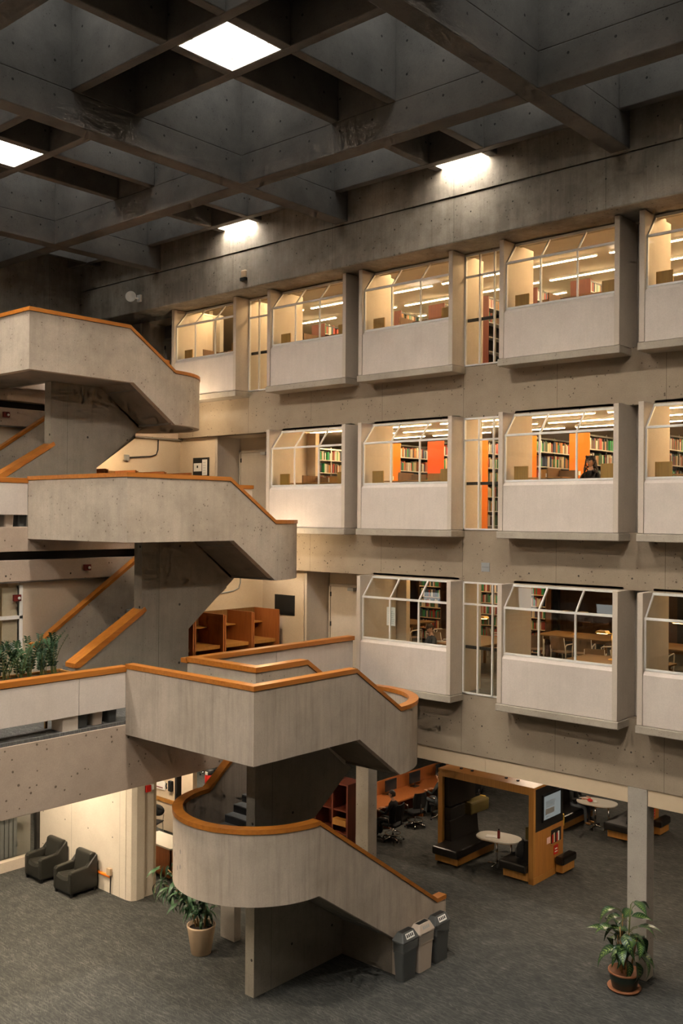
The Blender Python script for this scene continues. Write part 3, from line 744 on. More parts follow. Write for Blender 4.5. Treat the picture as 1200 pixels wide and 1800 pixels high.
# ================================================================== reading rooms: book stacks, carrels
BOOKM = []
for i in range(30):
    t = random.choice((.03, .035, .042, .05, .06)); h = random.uniform(.20, .285); d = random.uniform(.15, .2)
    me = MB().box(0, d, 0, t, 0, h).build('book', 'book_%d' % (i % 12)).data
    BOOKM.append((me, t, h))
for o in [o for o in bpy.data.objects if o.name.startswith('book') and o.type == 'MESH']: bpy.data.objects.remove(o)
NB = 0
BCOL = ['red','dark green','navy','tan','cream','brown','orange','black','bright green','khaki','crimson','grey']
ords = ['first', 'second', 'third', 'fourth', 'fifth', 'sixth', 'seventh', 'eighth', 'ninth', 'tenth']
def bookrow(x, y0, y1, z, single, rest, label, group, shelfh=.3):
    """a row along +Y whose spines face +X; the first `single` metres are single books, the rest join one mesh"""
    global NB
    y = y0
    while y < y1-.06:
        me, t, h = random.choice(BOOKM)
        if random.random() < .04: y += random.uniform(.03, .12); continue
        if y - y0 < single and NB < 298:
            o = bpy.data.objects.new('book', me); COL.objects.link(o); o.location = (x, y, z); tag(o, '%s book, %s shelf from top, %s' % (BCOL[int(me.materials[0].name.split('_')[1])], label[1], label[0].replace(' in the middle reading room', '').replace(' seen through the leftmost middle row window', '').replace(' mostly hidden by the cream partition', ' by the cream partition').replace(' seen through the narrow window', ' at the narrow window')), 'book', group); NB += 1
        else:
            rest.append((x, y, z, t, h))
        y += t + .002
def stack(xr, y0, k, mat, length, label, single_z=(), single_len=1.6, hgt=2.3, white=False, cardmat='paper'):
    z0 = F[k]; w = .52; xl = xr-w
    s = thing('book_stack', label, 'bookcase', (xr-w/2, y0, z0), 0, 'book stacks of the %s reading room' % {1:'lowest',2:'middle',3:'top'}[k])
    sm = 'white_frame' if white else 'steel_white'
    MB().box(xl, xr, y0, y0+.03, z0, z0+hgt).build('end_panel', mat, s, w=True)
    MB().box(xl, xr, y0+length-.03, y0+length, z0, z0+hgt).build('end_panel', mat, s, w=True)
    MB().box(xl+.25, xl+.27, y0+.03, y0+length-.03, z0+.05, z0+hgt-.1).build('back_panel', 'dark_bar' if not white else 'white_frame', s, w=True)
    MB().box(xl+.06, xr-.22, y0-.006, y0, z0+1.30, z0+1.40).build('shelf_card', cardmat, s, w=True)
    n = 6; rest = []
    for i in range(n):
        z = z0+.08+i*.37
        MB().box(xl+.27, xr-.01, y0+.03, y0+length-.03, z-.022, z).build('shelf', sm, s, w=True)
    MB().box(xl+.02, xr-.02, y0+.03, y0+length-.03, z0+hgt-.07, z0+hgt-.03).build('top', 'dark_bar' if not white else 'white_frame', s, w=True)
    yy = y0+.95
    while yy < y0+length-.3:
        MB().box(xr-.05, xr-.02, yy-.012, yy+.012, z0, z0+hgt).build('upright', 'dark_bar' if not white else 'white_frame', s, w=True); yy += .92
    lvl = {1:'lowest',2:'middle',3:'top'}[k]
    for i in range(n):
        z = z0+.081+i*.37
        if k == 3 and i < 4: continue
        bookrow(xr-.21, y0+.06, y0+length-.08, z, single_len if i in single_z else 0, rest, (label, ords[n-1-i]), 'books on the %s reading room shelves' % lvl)
    if rest:
        by = {}
        for r in rest: by.setdefault(random.randrange(12), []).append(r)
        for c, rs in by.items():
            mb = MB()
            for x, y, z, t, h in rs: mb.box(x, x+.18, y, y+t, z, z+h)
            stuff(mb.build('more_books', 'book_%d' % c, s, w=True))
SX = [-17.77, -16.37, -14.92, -13.55, -12.15, -10.73, -9.31, -7.9, -6.5]
pos2 = {-17.77: 'leftmost of the orange ended stacks', -16.37: 'orange ended stack beside the vermilion one', -14.92: 'vermilion ended stack', -13.55: 'orange ended stack seen through the narrow window',
        -12.15: 'orange ended stack mostly hidden by the cream partition', -10.73: 'wide orange ended stack behind the woman', -9.31: 'orange ended stack right of the woman', -7.9: 'orange ended stack by the right picture edge', -6.5: 'orange ended stack outside the picture'}
for x in SX:
    stack(x, 21.0, 2, 'vermilion_panel' if x == -14.92 else 'orange_panel', 4.2, pos2[x] + ' in the middle reading room', single_z=(3, 4, 5) if x in (-16.37, -12.15, -10.73, -13.55) else (4,), single_len=1.5 if x in (-16.37, -12.15, -10.73) else .7)
stack(-19.1, 20.3, 2, 'white_frame', 4.0, 'white bookcase seen through the leftmost middle row window', single_z=(3, 4), single_len=2.0, white=True)
ords = ['first', 'second', 'third', 'fourth', 'fifth', 'sixth', 'seventh', 'eighth', 'ninth', 'tenth']
for i, x in enumerate([-19.2] + SX[:-1]):
    stack(x, 21.0, 3, 'redwood', 4.2, 'dark red ended book stack, %s from the left in the top reading room' % ords[i], single_z=(5,) if x in (-16.37,-12.15,-10.73) else (), single_len=.5, hgt=2.22)

def carrel(x0, k, label, gap=False):
    z = F[k]; s = thing('study_carrel', label, 'study carrel', (x0+1.39, 18.75, z), 0, 'window carrels of the %s row' % {2:'middle',3:'top'}[k])
    a, b = x0+.2, x0+2.575
    MB().box(a, a+.34, 18.33, 18.36, z, z+1.40).build('screen_board', 'oak_board', s, w=True)
    MB().box(b-.34, b, 18.33, 18.36, z, z+1.40).build('screen_board', 'oak_board', s, w=True)
    MB().box(a+.34, a+.78, 18.90, 18.93, z+.3, z+1.35).build('divider', 'oak', s, w=True)
    MB().box(a+.78, a+.81, 18.36, 18.93, z+.3, z+1.35).build('divider', 'oak_dark', s, w=True)
    if not gap: MB().box(a+1.25, a+2.0, 18.90, 18.93, z+.3, z+1.33).build('divider', 'oak', s, w=True)
    MB().box(a+.81, a+1.25, 18.84, 18.87, z+.3, z+1.31).build('divider', 'oak_dark', s, w=True)
    MB().box(a+.3, a+1.15 if gap else b-.02, 18.36, 18.95, z+1.13, z+1.155).build('shelf', 'oak', s, w=True)
    MB().box(a+.02, b-.02, 18.36, 19.1, z+.70, z+.74).build('desk_top', 'oak', s, w=True)
    for q in (a+.05, b-.09): MB().box(q, q+.04, 18.4, 19.0, z, z+.70).build('leg', 'oak_dark', s, w=True)
    MB().box(a+.46, a+.58, 18.885, 18.90, z+1.17, z+1.26).build('seat_number_card', 'paper', s, w=True)
cl = {('a',3): 'carrel in the leftmost top row window', ('b',3): 'carrel in the second top row window', ('c',3): 'carrel left of the narrow top row window', ('d',3): 'carrel right of the narrow top row window', ('e',3): 'carrel in the top row window at the right picture edge',
      ('b',2): 'carrel in the leftmost middle row window', ('c',2): 'carrel in front of the vermilion stack', ('d',2): 'carrel beside the woman in black', ('e',2): 'carrel in the middle row window at the right picture edge'}
for (b, k), lab in cl.items(): carrel(XA[b], k, lab, (b, k) == ('d', 2))

# ================================================================== lowest reading room
z1 = F[1]
def make_table():
    t = thing('study_table', 'x', 'table')
    MB().box(-.6, .6, -1.1, 1.1, .70, .745).build('table_top', 'table_oak', t, bevel=.01)
    MB().box(-.5, .5, -1.0, 1.0, .62, .70).build('apron', 'oak_dark', t)
    for a in (-.5, .5):
        for b in (-1.0, 1.0): MB().box(a-.03, a+.03, b-.03, b+.03, 0, .62).build('leg', 'oak_dark', t)
    return t
def make_lamp():
    t = thing('table_lamp', 'x', 'lamp')
    MB().lathe((0,0,0), [(.09,0), (.09,.015), (.02,.03), (.012,.04)], 16).build('base', 'brass', t, smooth=True)
    MB().tube([(0,0,.03), (0,0,.62)], .014, 8).tube([(-.2,0,.60), (.2,0,.60)], .012, 8).build('stand', 'brass', t, smooth=True)
    for a in (-.24, .24):
        MB().prism([(a-.15,.60), (a-.10,.655), (a+.10,.655), (a+.15,.60)], -.10, .10, 'y').build('shade', 'brass', t)
        MB().box(a-.12, a+.12, -.05, .05, .585, .598).build('bulb', 'lamp_glow', t)
    return t
def make_study_chair():
    t = thing('study_chair', 'x', 'chair')
    for a in (-.25, .25):
        MB().tube([(a,.24,0), (a,.22,.42), (a,.26,.66), (a,.20,.68), (a,-.20,.66), (a,-.26,.60), (a,-.24,.40), (a,-.26,0)], .017, 8).build('leg_frame', 'white_frame', t, smooth=True)
        MB().tube([(a*.95,-.22,.42), (a*.92,-.30,.84)], .014, 8).build('back_post', 'white_frame', t, smooth=True)
    MB().box(-.23, .23, -.22, .24, .42, .455).build('seat', 'chair_brown', t, bevel=.02)
    m = MB(); m.loft([[(x, -.245-.055*(1-(x/.23)**2)-.05*zz, .52+.34*zz) for x in (-.23,-.12,0,.12,.23)] + [(x, -.265-.055*(1-(x/.23)**2)-.05*zz, .52+.34*zz) for x in (.23,.12,0,-.12,-.23)] for zz in (0,.5,1)])
    m.build('backrest', 'chair_brown', t, smooth=False)
    return t
tb = make_table(); spots = [(-19.0, 24.2, PI/2, 'study table behind the notice in the lowest window row'), (-12.85, 24.7, PI/2, 'large study table behind the lowest row window with white chairs'), (-14.2, 21.7, 0, 'study table behind the narrow lowest window'), (-9.9, 20.9, PI/2, 'study table corner close behind the lowest row window'), (-9.5, 24.3, PI/2, 'study table at the right picture edge')]
lmp = make_lamp(); ch = make_study_chair()
for i, (x, y, r, lab) in enumerate(spots):
    if i == 0: tb.location = (x, y, z1); tb.rotation_euler.z = r; tb['label'] = lab; tb['group'] = 'tables of the lowest reading room'
    else: copy_tree(tb, (x, y, z1), r, lab, 'tables of the lowest reading room')
    ll = lab.replace('study table', 'brass two headed lamp on the study table').replace('large brass', 'brass').replace('lamp on the study table corner', 'lamp on the study table')
    if i == 0: lmp.location = (x-.25, y, z1+.745); lmp['label'] = ll; lmp['group'] = 'brass reading lamps'
    else: copy_tree(lmp, (x-.2, y+.05, z1+.745), 0, ll, 'brass reading lamps')
chairs = [(-17.35,21.9,.6,'nearest the glass left of the paper notice'), (-16.75,23.4,-.5,'right of the paper notice'), (-18.2,23.1,.2,'at the table behind the paper notice, left'), (-17.5,23.0,-.1,'at the table behind the paper notice, right'), (-16.2,22.6,1.2,'with a light seat at the right end of the notice window'),
          (-13.5,23.3,.5,'low in front of the large study table, left'), (-12.65,23.4,-.2,'in front of the large study table, middle'), (-12.1,23.45,.3,'in front of the large study table, right'), (-11.3,24.7,1.5,'at the right end of the large study table'), (-12.3,25.75,PI,'behind the large study table'),
          (-15.0,23.9,-.8,'half hidden by the cream partition of the notice window'), (-14.2,23.6,.9,'beside the cream partition, left of the large study table'), (-11.0,21.9,.4,'behind the table corner, left'), (-10.2,22.0,-.3,'behind the table corner, right'), (-18.9,22.9,.3,'farthest left at the table behind the paper notice'),
          (-11.2,23.4,2.5,'turned away between the two study tables'), (-10.9,19.9,0,'close to the glass beside the table corner'), (-9.9,23.2,.1,'at the table by the right picture edge'), (-15.25,21.6,-1.5,'seen through the narrow lowest window')]
for i, (x, y, r, lab) in enumerate(chairs):
    L = 'white framed study chair ' + lab
    if i == 0: ch.location = (x, y, z1); ch.rotation_euler.z = r; ch['label'] = L; ch['group'] = 'study chairs of the lowest reading room'
    else: copy_tree(ch, (x, y, z1), r, L, 'study chairs of the lowest reading room')
# tall shelves at the back of that room, books face the glass
def wall_shelf(x0, x1, y, label):
    s = thing('bookcase', label, 'bookcase', ((x0+x1)/2, y, z1))
    MB().box(x0, x1, y+.28, y+.3, z1, z1+2.75).build('back_panel', 'walnut', s, w=True)
    for a in (x0, x1-.03): MB().box(a, a+.03, y, y+.28, z1, z1+2.75).build('side_panel', 'walnut', s, w=True)
    by = {}
    for i in range(8):
        z = z1+.1+i*.335; MB().box(x0+.03, x1-.03, y, y+.28, z-.025, z).build('shelf', 'cream', s, w=True)
        x = x0+.05
        while x < x1-.1:
            t = random.uniform(.03,.06); h = random.uniform(.2,.27); by.setdefault(random.choice((0,1,8,8,0,3,10,2,4,5)), []).append((x,t,z,h)); x += t+.003
    for c, rs in by.items():
        mb = MB()
        for x, t, z, h in rs: mb.box(x, x+t, y+.03, y+.22, z, z+h)
        stuff(mb.build('books', 'book_%d' % c, s, w=True))
wall_shelf(-17.2, -14.05, 24.9, 'tall bookcase of red and green books behind the narrow lowest window')
wall_shelf(-19.0, -18.1, 25.4, 'narrow bookcase behind the paper notice')
wall_shelf(-20.9, -20.1, 25.4, 'narrow bookcase beside the cream partition in the lowest row')
for i, x in enumerate((-11.6, -10.0, -8.5, -7.0, -15.8)):
    c = MB().box(x-.1, x+.1, 28.6, 28.75, z1, z1+2.85).build('pillar', 'dark_bar'); tag(c, 'dark slender post in front of the timber lining, %s from the left' % ('second','third','fourth','fifth','first')[i], 'post', 'dark posts of the lowest reading room', 'structure')
wl_ = MB().box(-22, XR, 28.8, 28.95, z1, z1+2.85).build('wall_north', 'walnut'); tag(wl_, 'walnut boarding at the back of the lowest reading room', 'wall', kind='structure')
nt_ = thing('notice', 'white paper notice hanging on the lowest row window', 'notice', (-14.35, 18.14, z1+1.5))
MB().box(-14.50, -14.24, 18.125, 18.13, z1+1.42, z1+1.86).build('sheet', 'paper', nt_, w=True)
for q in range(7): MB().box(-14.46, -14.30+.02*(q%3), 18.1235, 18.125, z1+1.48+q*.045, z1+1.488+q*.045).build('text_line', 'grey_plate', nt_, w=True)
# ================================================================== people
def person(label, loc, rotz, pose, top, legs, shoes='shoe_tan', hair_style='short', glasses=False, turn=0.0, nod=0.0, hairm='hair', lean=0.0):
    """body faces +Y locally; one continuous skinned figure, head with face, hair and glasses as children"""
    s = thing('person', label, 'person', loc, rotz)
    V = []; E = []; R_ = []; T = []
    def v(p, r, t, par=None):
        V.append(Vector(p)); R_.append(r); T.append(t)
        if par is not None: E.append((par, len(V)-1))
        return len(V)-1
    hz = .50 if pose != 'stand' else .93
    L = lambda y, z: (y + lean*(z-hz), z)
    def tp(x, y, z): yy, zz = L(y, z); return (x, yy, zz)
    pel = v((0, 0, hz), .135, 'legs'); wst = v(tp(0, .0, hz+.20), .122, 'top', pel); chs = v(tp(0, -.01, hz+.38), .138, 'top', wst); upc = v(tp(0, -.02, hz+.49), .085, 'top', chs)
    nk = v(tp(0, .0, hz+.575), .050, 'skin', upc); hd = v(tp(0, .02, hz+.66), .060, 'skin', nk)
    for sx in (-1, 1):
        sh = v(tp(sx*.165, -.02, hz+.465), .062, 'top', upc)
        if pose == 'arms_down': eb_p, wr_p = (sx*.23, .03, hz+.20), (sx*.20, .22, hz+.16)
        else: eb_p, wr_p = (sx*.25, .10, hz+.22), (sx*.15, .36, hz+.255)
        eb = v(tp(*eb_p), .044, 'top', sh); wr = v(tp(*wr_p), .028, 'skin', eb)
        w0 = Vector(V[wr]); d = (w0 - V[eb]).normalized(); side = Vector((-sx, 0, 0))
        pm = v(w0 + d*.055, .030, 'skin', wr)
        for i, ln in enumerate((.062, .072, .068, .052)):
            off = side*(.030 - .020*i); a = v(w0 + d*.095 + off + Vector((0,0,-.004)), .0095, 'skin', pm); b = v(w0 + d*(.095+ln*.55) + off + Vector((0,0,-.014)), .0088, 'skin', a); v(w0 + d*(.095+ln) + off + Vector((0,0,-.034)), .0075, 'skin', b)
        th = v(w0 + d*.045 + side*.036, .0105, 'skin', pm); v(w0 + d*.085 + side*.050 + Vector((0,0,-.012)), .0085, 'skin', th)
        hp = v((sx*.095, .02, hz-.02), .088, 'legs', pel)
        if pose == 'stand':
            kn = v((sx*.10, .03, .50), .060, 'legs', hp); an = v((sx*.10, 0, .09), .040, 'legs', kn); he = v((sx*.10, .03, .045), .042, 'shoe', an); v((sx*.11, .18, .035), .036, 'shoe', he)
        else:
            kn = v((sx*.11, .43, hz+.01), .064, 'legs', hp); an = v((sx*.11, .44, .10), .042, 'legs', kn); he = v((sx*.11, .45, .045), .044, 'shoe', an); v((sx*.12, .61, .035), .036, 'shoe', he)
    me = bpy.data.meshes.new('body'); me.from_pydata([tuple(p) for p in V], E, [])
    tmp = bpy.data.objects.new('tmp', me); COL.objects.link(tmp)
    md = tmp.modifiers.new('skin', 'SKIN'); md.use_smooth_shade = True
    for i, d in enumerate(me.skin_vertices[0].data): d.radius = (R_[i]*(1.18 if T[i] == 'top' and R_[i] > .1 else 1.0), R_[i]); d.use_root = (i == 0)
    sb = tmp.modifiers.new('sub', 'SUBSURF'); sb.levels = 1; sb.render_levels = 1
    dg = bpy.context.evaluated_depsgraph_get(); m2 = bpy.data.meshes.new_from_object(tmp.evaluated_get(dg)); bpy.data.objects.remove(tmp)
    for q in (top, legs, 'skin', shoes): m2.materials.append(M[q])
    idx = {'top': 0, 'legs': 1, 'skin': 2, 'shoe': 3}
    for p in m2.polygons:
        c = p.center; best = None
        for a, b in E:
            A, Bv = V[a], V[b]; ab = Bv-A; t = max(0, min(1, (c-A).dot(ab)/max(ab.length_squared, 1e-9))); dd = (c-(A+ab*t)).length - (R_[a]*(1-t)+R_[b]*t)
            if best is None or dd < best[0]: best = (dd, T[a] if t < (.5 if T[b] != 'skin' else (.85 if R_[b] < .03 else .55)) else T[b])
        p.material_index = idx[best[1]]; p.use_smooth = True
    o = bpy.data.objects.new('body', m2); COL.objects.link(o); o.parent = s
    # head
    hc = Vector(V[hd]) + Vector((0, .015, .075)); rot = (Matrix.Rotation(turn, 3, 'Z') @ Matrix.Rotation(-nod, 3, 'X'))
    mb = MB(); n, m = 20, 14
    for i in range(m+1):
        th_ = PI*i/m
        for k in range(n):
            q = 2*PI*k/n; x, y, z = math.sin(th_)*math.cos(q), math.sin(th_)*math.sin(q), math.cos(th_)
            sx_, sy_, sz_ = .074, .096, .118
            if z < 0: sx_ *= 1 - .30*(-z)**1.2; sy_ *= 1 - (.10 if y > 0 else .42)*(-z)
            p = Vector((x*sx_, y*sy_, z*sz_))
            if y > .6: p.y -= .006*(1-abs(z))
            if abs(x) < .16 and y > 0 and -.42 < z < .12: p.y += .022*(1-abs(x)/.16)*(1-abs((z+.22)/.22)**2 if abs(z+.22) < .22 else 0) if z < 0 else .006
            if .02 < z < .22 and y > .55 and .18 < abs(x) < .62: p.y -= .008
            mb.v.append(tuple(hc + rot @ p))
    mb.f = [(i*n+k, (i+1)*n+k, (i+1)*n+(k+1) % n, i*n+(k+1) % n) for i in range(m) for k in range(n)]
    h = mb.build('head', 'skin', s, smooth=True)
    def P(x, y, z): return tuple(hc + rot @ Vector((x, y, z)))
    e = MB()
    for a in (-.031, .031): e.ellip(P(a, .084, .012), (.013, .006, .0075), 10, 6)
    e.build('eye', 'eye_white', h, smooth=True)
    e = MB()
    for a in (-.031, .031): e.ellip(P(a, .090, .012), (.0062, .003, .0062), 8, 5)
    e.build('iris', 'hair', h, smooth=True)
    MB().ellip(P(0, .091, -.058), (.024, .007, .008), 12, 6).build('mouth', 'lip', h, smooth=True)
    e = MB()
    for a in (-.076, .076): e.ellip(P(a, -.005, -.005), (.012, .020, .032), 8, 6)
    e.build('ear', 'skin', h, smooth=True)
    e = MB()
    for a in (-.031, .031): e.cbox(P(a, .092, .034), (.034, .006, .006), turn)
    e.build('eyebrow', hairm, h)
    hb = MB(); rr = random.Random(len(label))
    cap = MB(); n, m = 20, 8
    for i in range(m+1):
        th_ = PI*.62*i/m
        for k in range(n):
            q = 2*PI*k/n; f = 1.0 if math.sin(q) < .35 else max(0.0, .62 if th_ < 1.0 else 1)
            tt = th_*(1.0 if math.sin(q) < .3 else .66)
            p = Vector((.083*math.sin(tt)*math.cos(q), .104*math.sin(tt)*math.sin(q) - .006, .128*math.cos(tt)))
            cap.v.append(P(*p))
    cap.f = [(i*n+k, (i+1)*n+k, (i+1)*n+(k+1) % n, i*n+(k+1) % n) for i in range(m) for k in range(n)]
    hb.add(cap.v, cap.f)
    if hair_style == 'curly':
        for i in range(300):
            a = rr.uniform(PI*.80, PI*2.20) ; zz = rr.uniform(-.25, .12); w_ = .085 + .055*min(1, max(0, (.10-zz)/.25))
            hb.ellip(P(w_*math.cos(a)*1.05, w_*math.sin(a)*.95-.01 if math.sin(a) < 0 else w_*math.sin(a)*.5, zz), (rr.uniform(.011,.021), rr.uniform(.011,.021), rr.uniform(.014,.026)), 6, 5)
        for i in range(80): hb.ellip(P(rr.uniform(-.08,.08), rr.uniform(-.08,.05), .095+rr.uniform(0,.035)), (.02,.02,.017), 6, 5)
    hb.build('hair', hairm, h, smooth=True)
    if glasses:
        g_ = MB()
        for a in (-.033, .033):
            g_.tube([P(a+.024*math.cos(2*PI*i/12), .100, .010+.019*math.sin(2*PI*i/12)) for i in range(13)], .0028, 6)
        g_.tube([P(-.009,.101,.014), P(.009,.101,.014)], .0026, 6).tube([P(-.057,.098,.014), P(-.078,0,.014)], .0024, 6).tube([P(.057,.098,.014), P(.078,0,.014)], .0024, 6)
        g_.build('glasses', 'sign_black', h)
    return s
plain('eye_white', (.75,.72,.68), .3); plain('lip', (.38,.13,.10), .5)
plain('screen_off', (.02,.022,.025), .2)

woman = person('woman in a black top with curly dark hair and glasses at the middle row window', (-9.78, 19.22, F[2]+.26), PI+.1, 'sit', 'shirt_black', 'denim', hair_style='curly', glasses=True, turn=-.1, nod=.05)
MB().lathe((0,0,0), [(.2,0),(.2,.02),(.03,.04),(.03,.56),(.19,.58),(.19,.61)], 18).build('stool', 'black_plastic', loc=(-9.78, 19.22, F[2]+.0))
tag(bpy.data.objects['stool'], 'black stool under the woman at the window', 'stool')
person('person in black seated at the ground floor desk, seen from behind', (-17.10, 21.72, .06), PI*.5+.15, 'sit', 'shirt_black', 'shirt_black', shoes='sign_black', turn=.2)
person('person in a dark grey jacket seated farther along the ground floor desk', (-17.25, 24.2, .06), PI*.5, 'sit', 'jacket_grey', 'denim', shoes='sign_black')
person('person with grey trousers and tan shoes in the farther booth', (-14.15, 26.85, .0), -PI*.5, 'sit', 'jacket_grey', 'denim')
person('dark haired reader with bowed head behind the paper notice', (-14.3, 19.65, z1), PI*.85, 'sit', 'jacket_grey', 'denim', nod=.5)

# ================================================================== office chairs, desk, booths
def make_office_chair():
    t = thing('office_chair', 'x', 'chair')
    for i in range(5):
        a = 2*PI*i/5+.3; c, s_ = math.cos(a), math.sin(a)
        MB().tube([(.03*c,.03*s_,.12), (.30*c,.30*s_,.07)], [.022,.014], 8).build('base_arm', 'chrome', t, smooth=True)
        MB().ellip((.31*c,.31*s_,.032), (.03,.03,.032), 10, 6).build('caster', 'black_plastic', t, smooth=True)
    MB().tube([(0,0,.10), (0,0,.40)], .026, 10).build('gas_lift', 'chrome', t, smooth=True)
    MB().tube([(.22*math.cos(2*PI*i/20), .22*math.sin(2*PI*i/20), .20) for i in range(21)], .010, 6).build('foot_ring', 'chrome', t, smooth=True)
    MB().box(-.24, .24, -.23, .25, .42, .49).build('seat', 'chair_fabric', t, bevel=.03)
    m = MB(); m.loft([[(x*w, -.235-.05*zz+.05*(x/.24)**2, .60+.46*zz) for x in (-.24,-.12,0,.12,.24)] + [(x*w, -.265-.05*zz+.05*(x/.24)**2, .60+.46*zz) for x in (.24,.12,0,-.12,-.24)] for zz, w in ((0,.85),(.3,1),(.75,.98),(1,.8))])
    m.build('backrest', 'chair_fabric', t, smooth=False)
    MB().tube([(0,-.18,.42), (0,-.28,.50), (0,-.28,.72)], .022, 8).build('back_stem', 'black_plastic', t, smooth=True)
    for a in (-.28, .28): MB().tube([(a*.8,0,.43), (a,-.02,.46), (a,-.02,.66), (a,.0,.68), (a,.2,.68)], .016, 8).build('armrest', 'chrome', t, smooth=True)
    return t
oc = make_office_chair()
ocs = [(-17.10,21.72,PI*.5+.15,'of the person in black, with a chrome foot ring'), (-17.35,23.1,PI*.5-.3,'empty, second along the ground floor desk'), (-17.25,24.2,PI*.5,'of the person in the grey jacket'), (-17.0,25.6,PI*.45,'farthest along the ground floor desk'), (-14.3,25.0,2.2,'standing behind the first booth'), (-26.3,22.8,.4,'left in the bright room behind the stair'), (-25.8,23.7,1.4,'right in the bright room behind the stair')]
for i, (x, y, r, lab) in enumerate(ocs):
    L = 'black office chair ' + lab
    if i == 0: oc.location = (x, y, 0); oc.rotation_euler.z = r; oc['label'] = L; oc['group'] = 'office chairs on the ground floor'
    else: copy_tree(oc, (x, y, 0), r, L, 'office chairs on the ground floor')
d = thing('long_desk', 'long wooden desk facing the office chairs on the ground floor', 'desk', (-18.2, 23.6, 0))
MB().box(-18.6, -17.72, 20.8, 27.2, .70, .74).build('desk_top', 'oak_red', d, w=True)
MB().box(-18.62, -18.58, 20.8, 27.2, 0, 1.15).build('back_board', 'oak_red', d, w=True)
for y in (20.8, 22.4, 24.0, 25.6, 27.17): MB().box(-18.58, -17.74, y, y+.03, 0, .70).build('side_board', 'oak_red', d, w=True)
for i, y in enumerate((21.8, 23.2, 24.4, 25.8)):
    m_ = thing('monitor', 'computer monitor on the long desk, %s from the front' % ords[i], 'monitor', (-18.35, y, .74), 0, 'monitors on the long desk')
    MB().box(-.09, .09, -.12, .12, 0, .015).tube([(0,0,.01), (0,0,.2)], .02, 8).build('stand', 'black_plastic', m_)
    MB().box(-.02, .015, -.27, .27, .12, .46).build('casing', 'black_plastic', m_, bevel=.008)
    MB().box(.0155, .018, -.25, .25, .14, .44).build('screen', 'screen_off', m_)
cab = thing('dark_cabinet', 'dark red wood cabinet behind the ground floor column', 'cabinet', (-17.3, 19.7, 0))
MB().box(-17.95, -16.75, 19.9, 19.95, 0, 2.1).build('back_panel', 'redwood', cab, w=True)
for x in (-17.95, -17.32, -16.8): MB().box(x, x+.05, 19.35, 19.9, 0, 2.1).build('side_panel', 'redwood', cab, w=True)
for z in (.1, .75, 1.35, 2.05): MB().box(-17.9, -16.8, 19.37, 19.9, z, z+.04).build('shelf', 'redwood', cab, w=True)
MB().box(-17.27, -16.8, 19.33, 19.5, .98, 1.14).build('lit_shelf_edge', 'oak', cab, w=True)  # shelf front in its own orange oak
MB().box(-17.25, -16.85, 19.45, 19.85, .14, .7).build('drawer_block', 'black_plastic', cab, w=True)

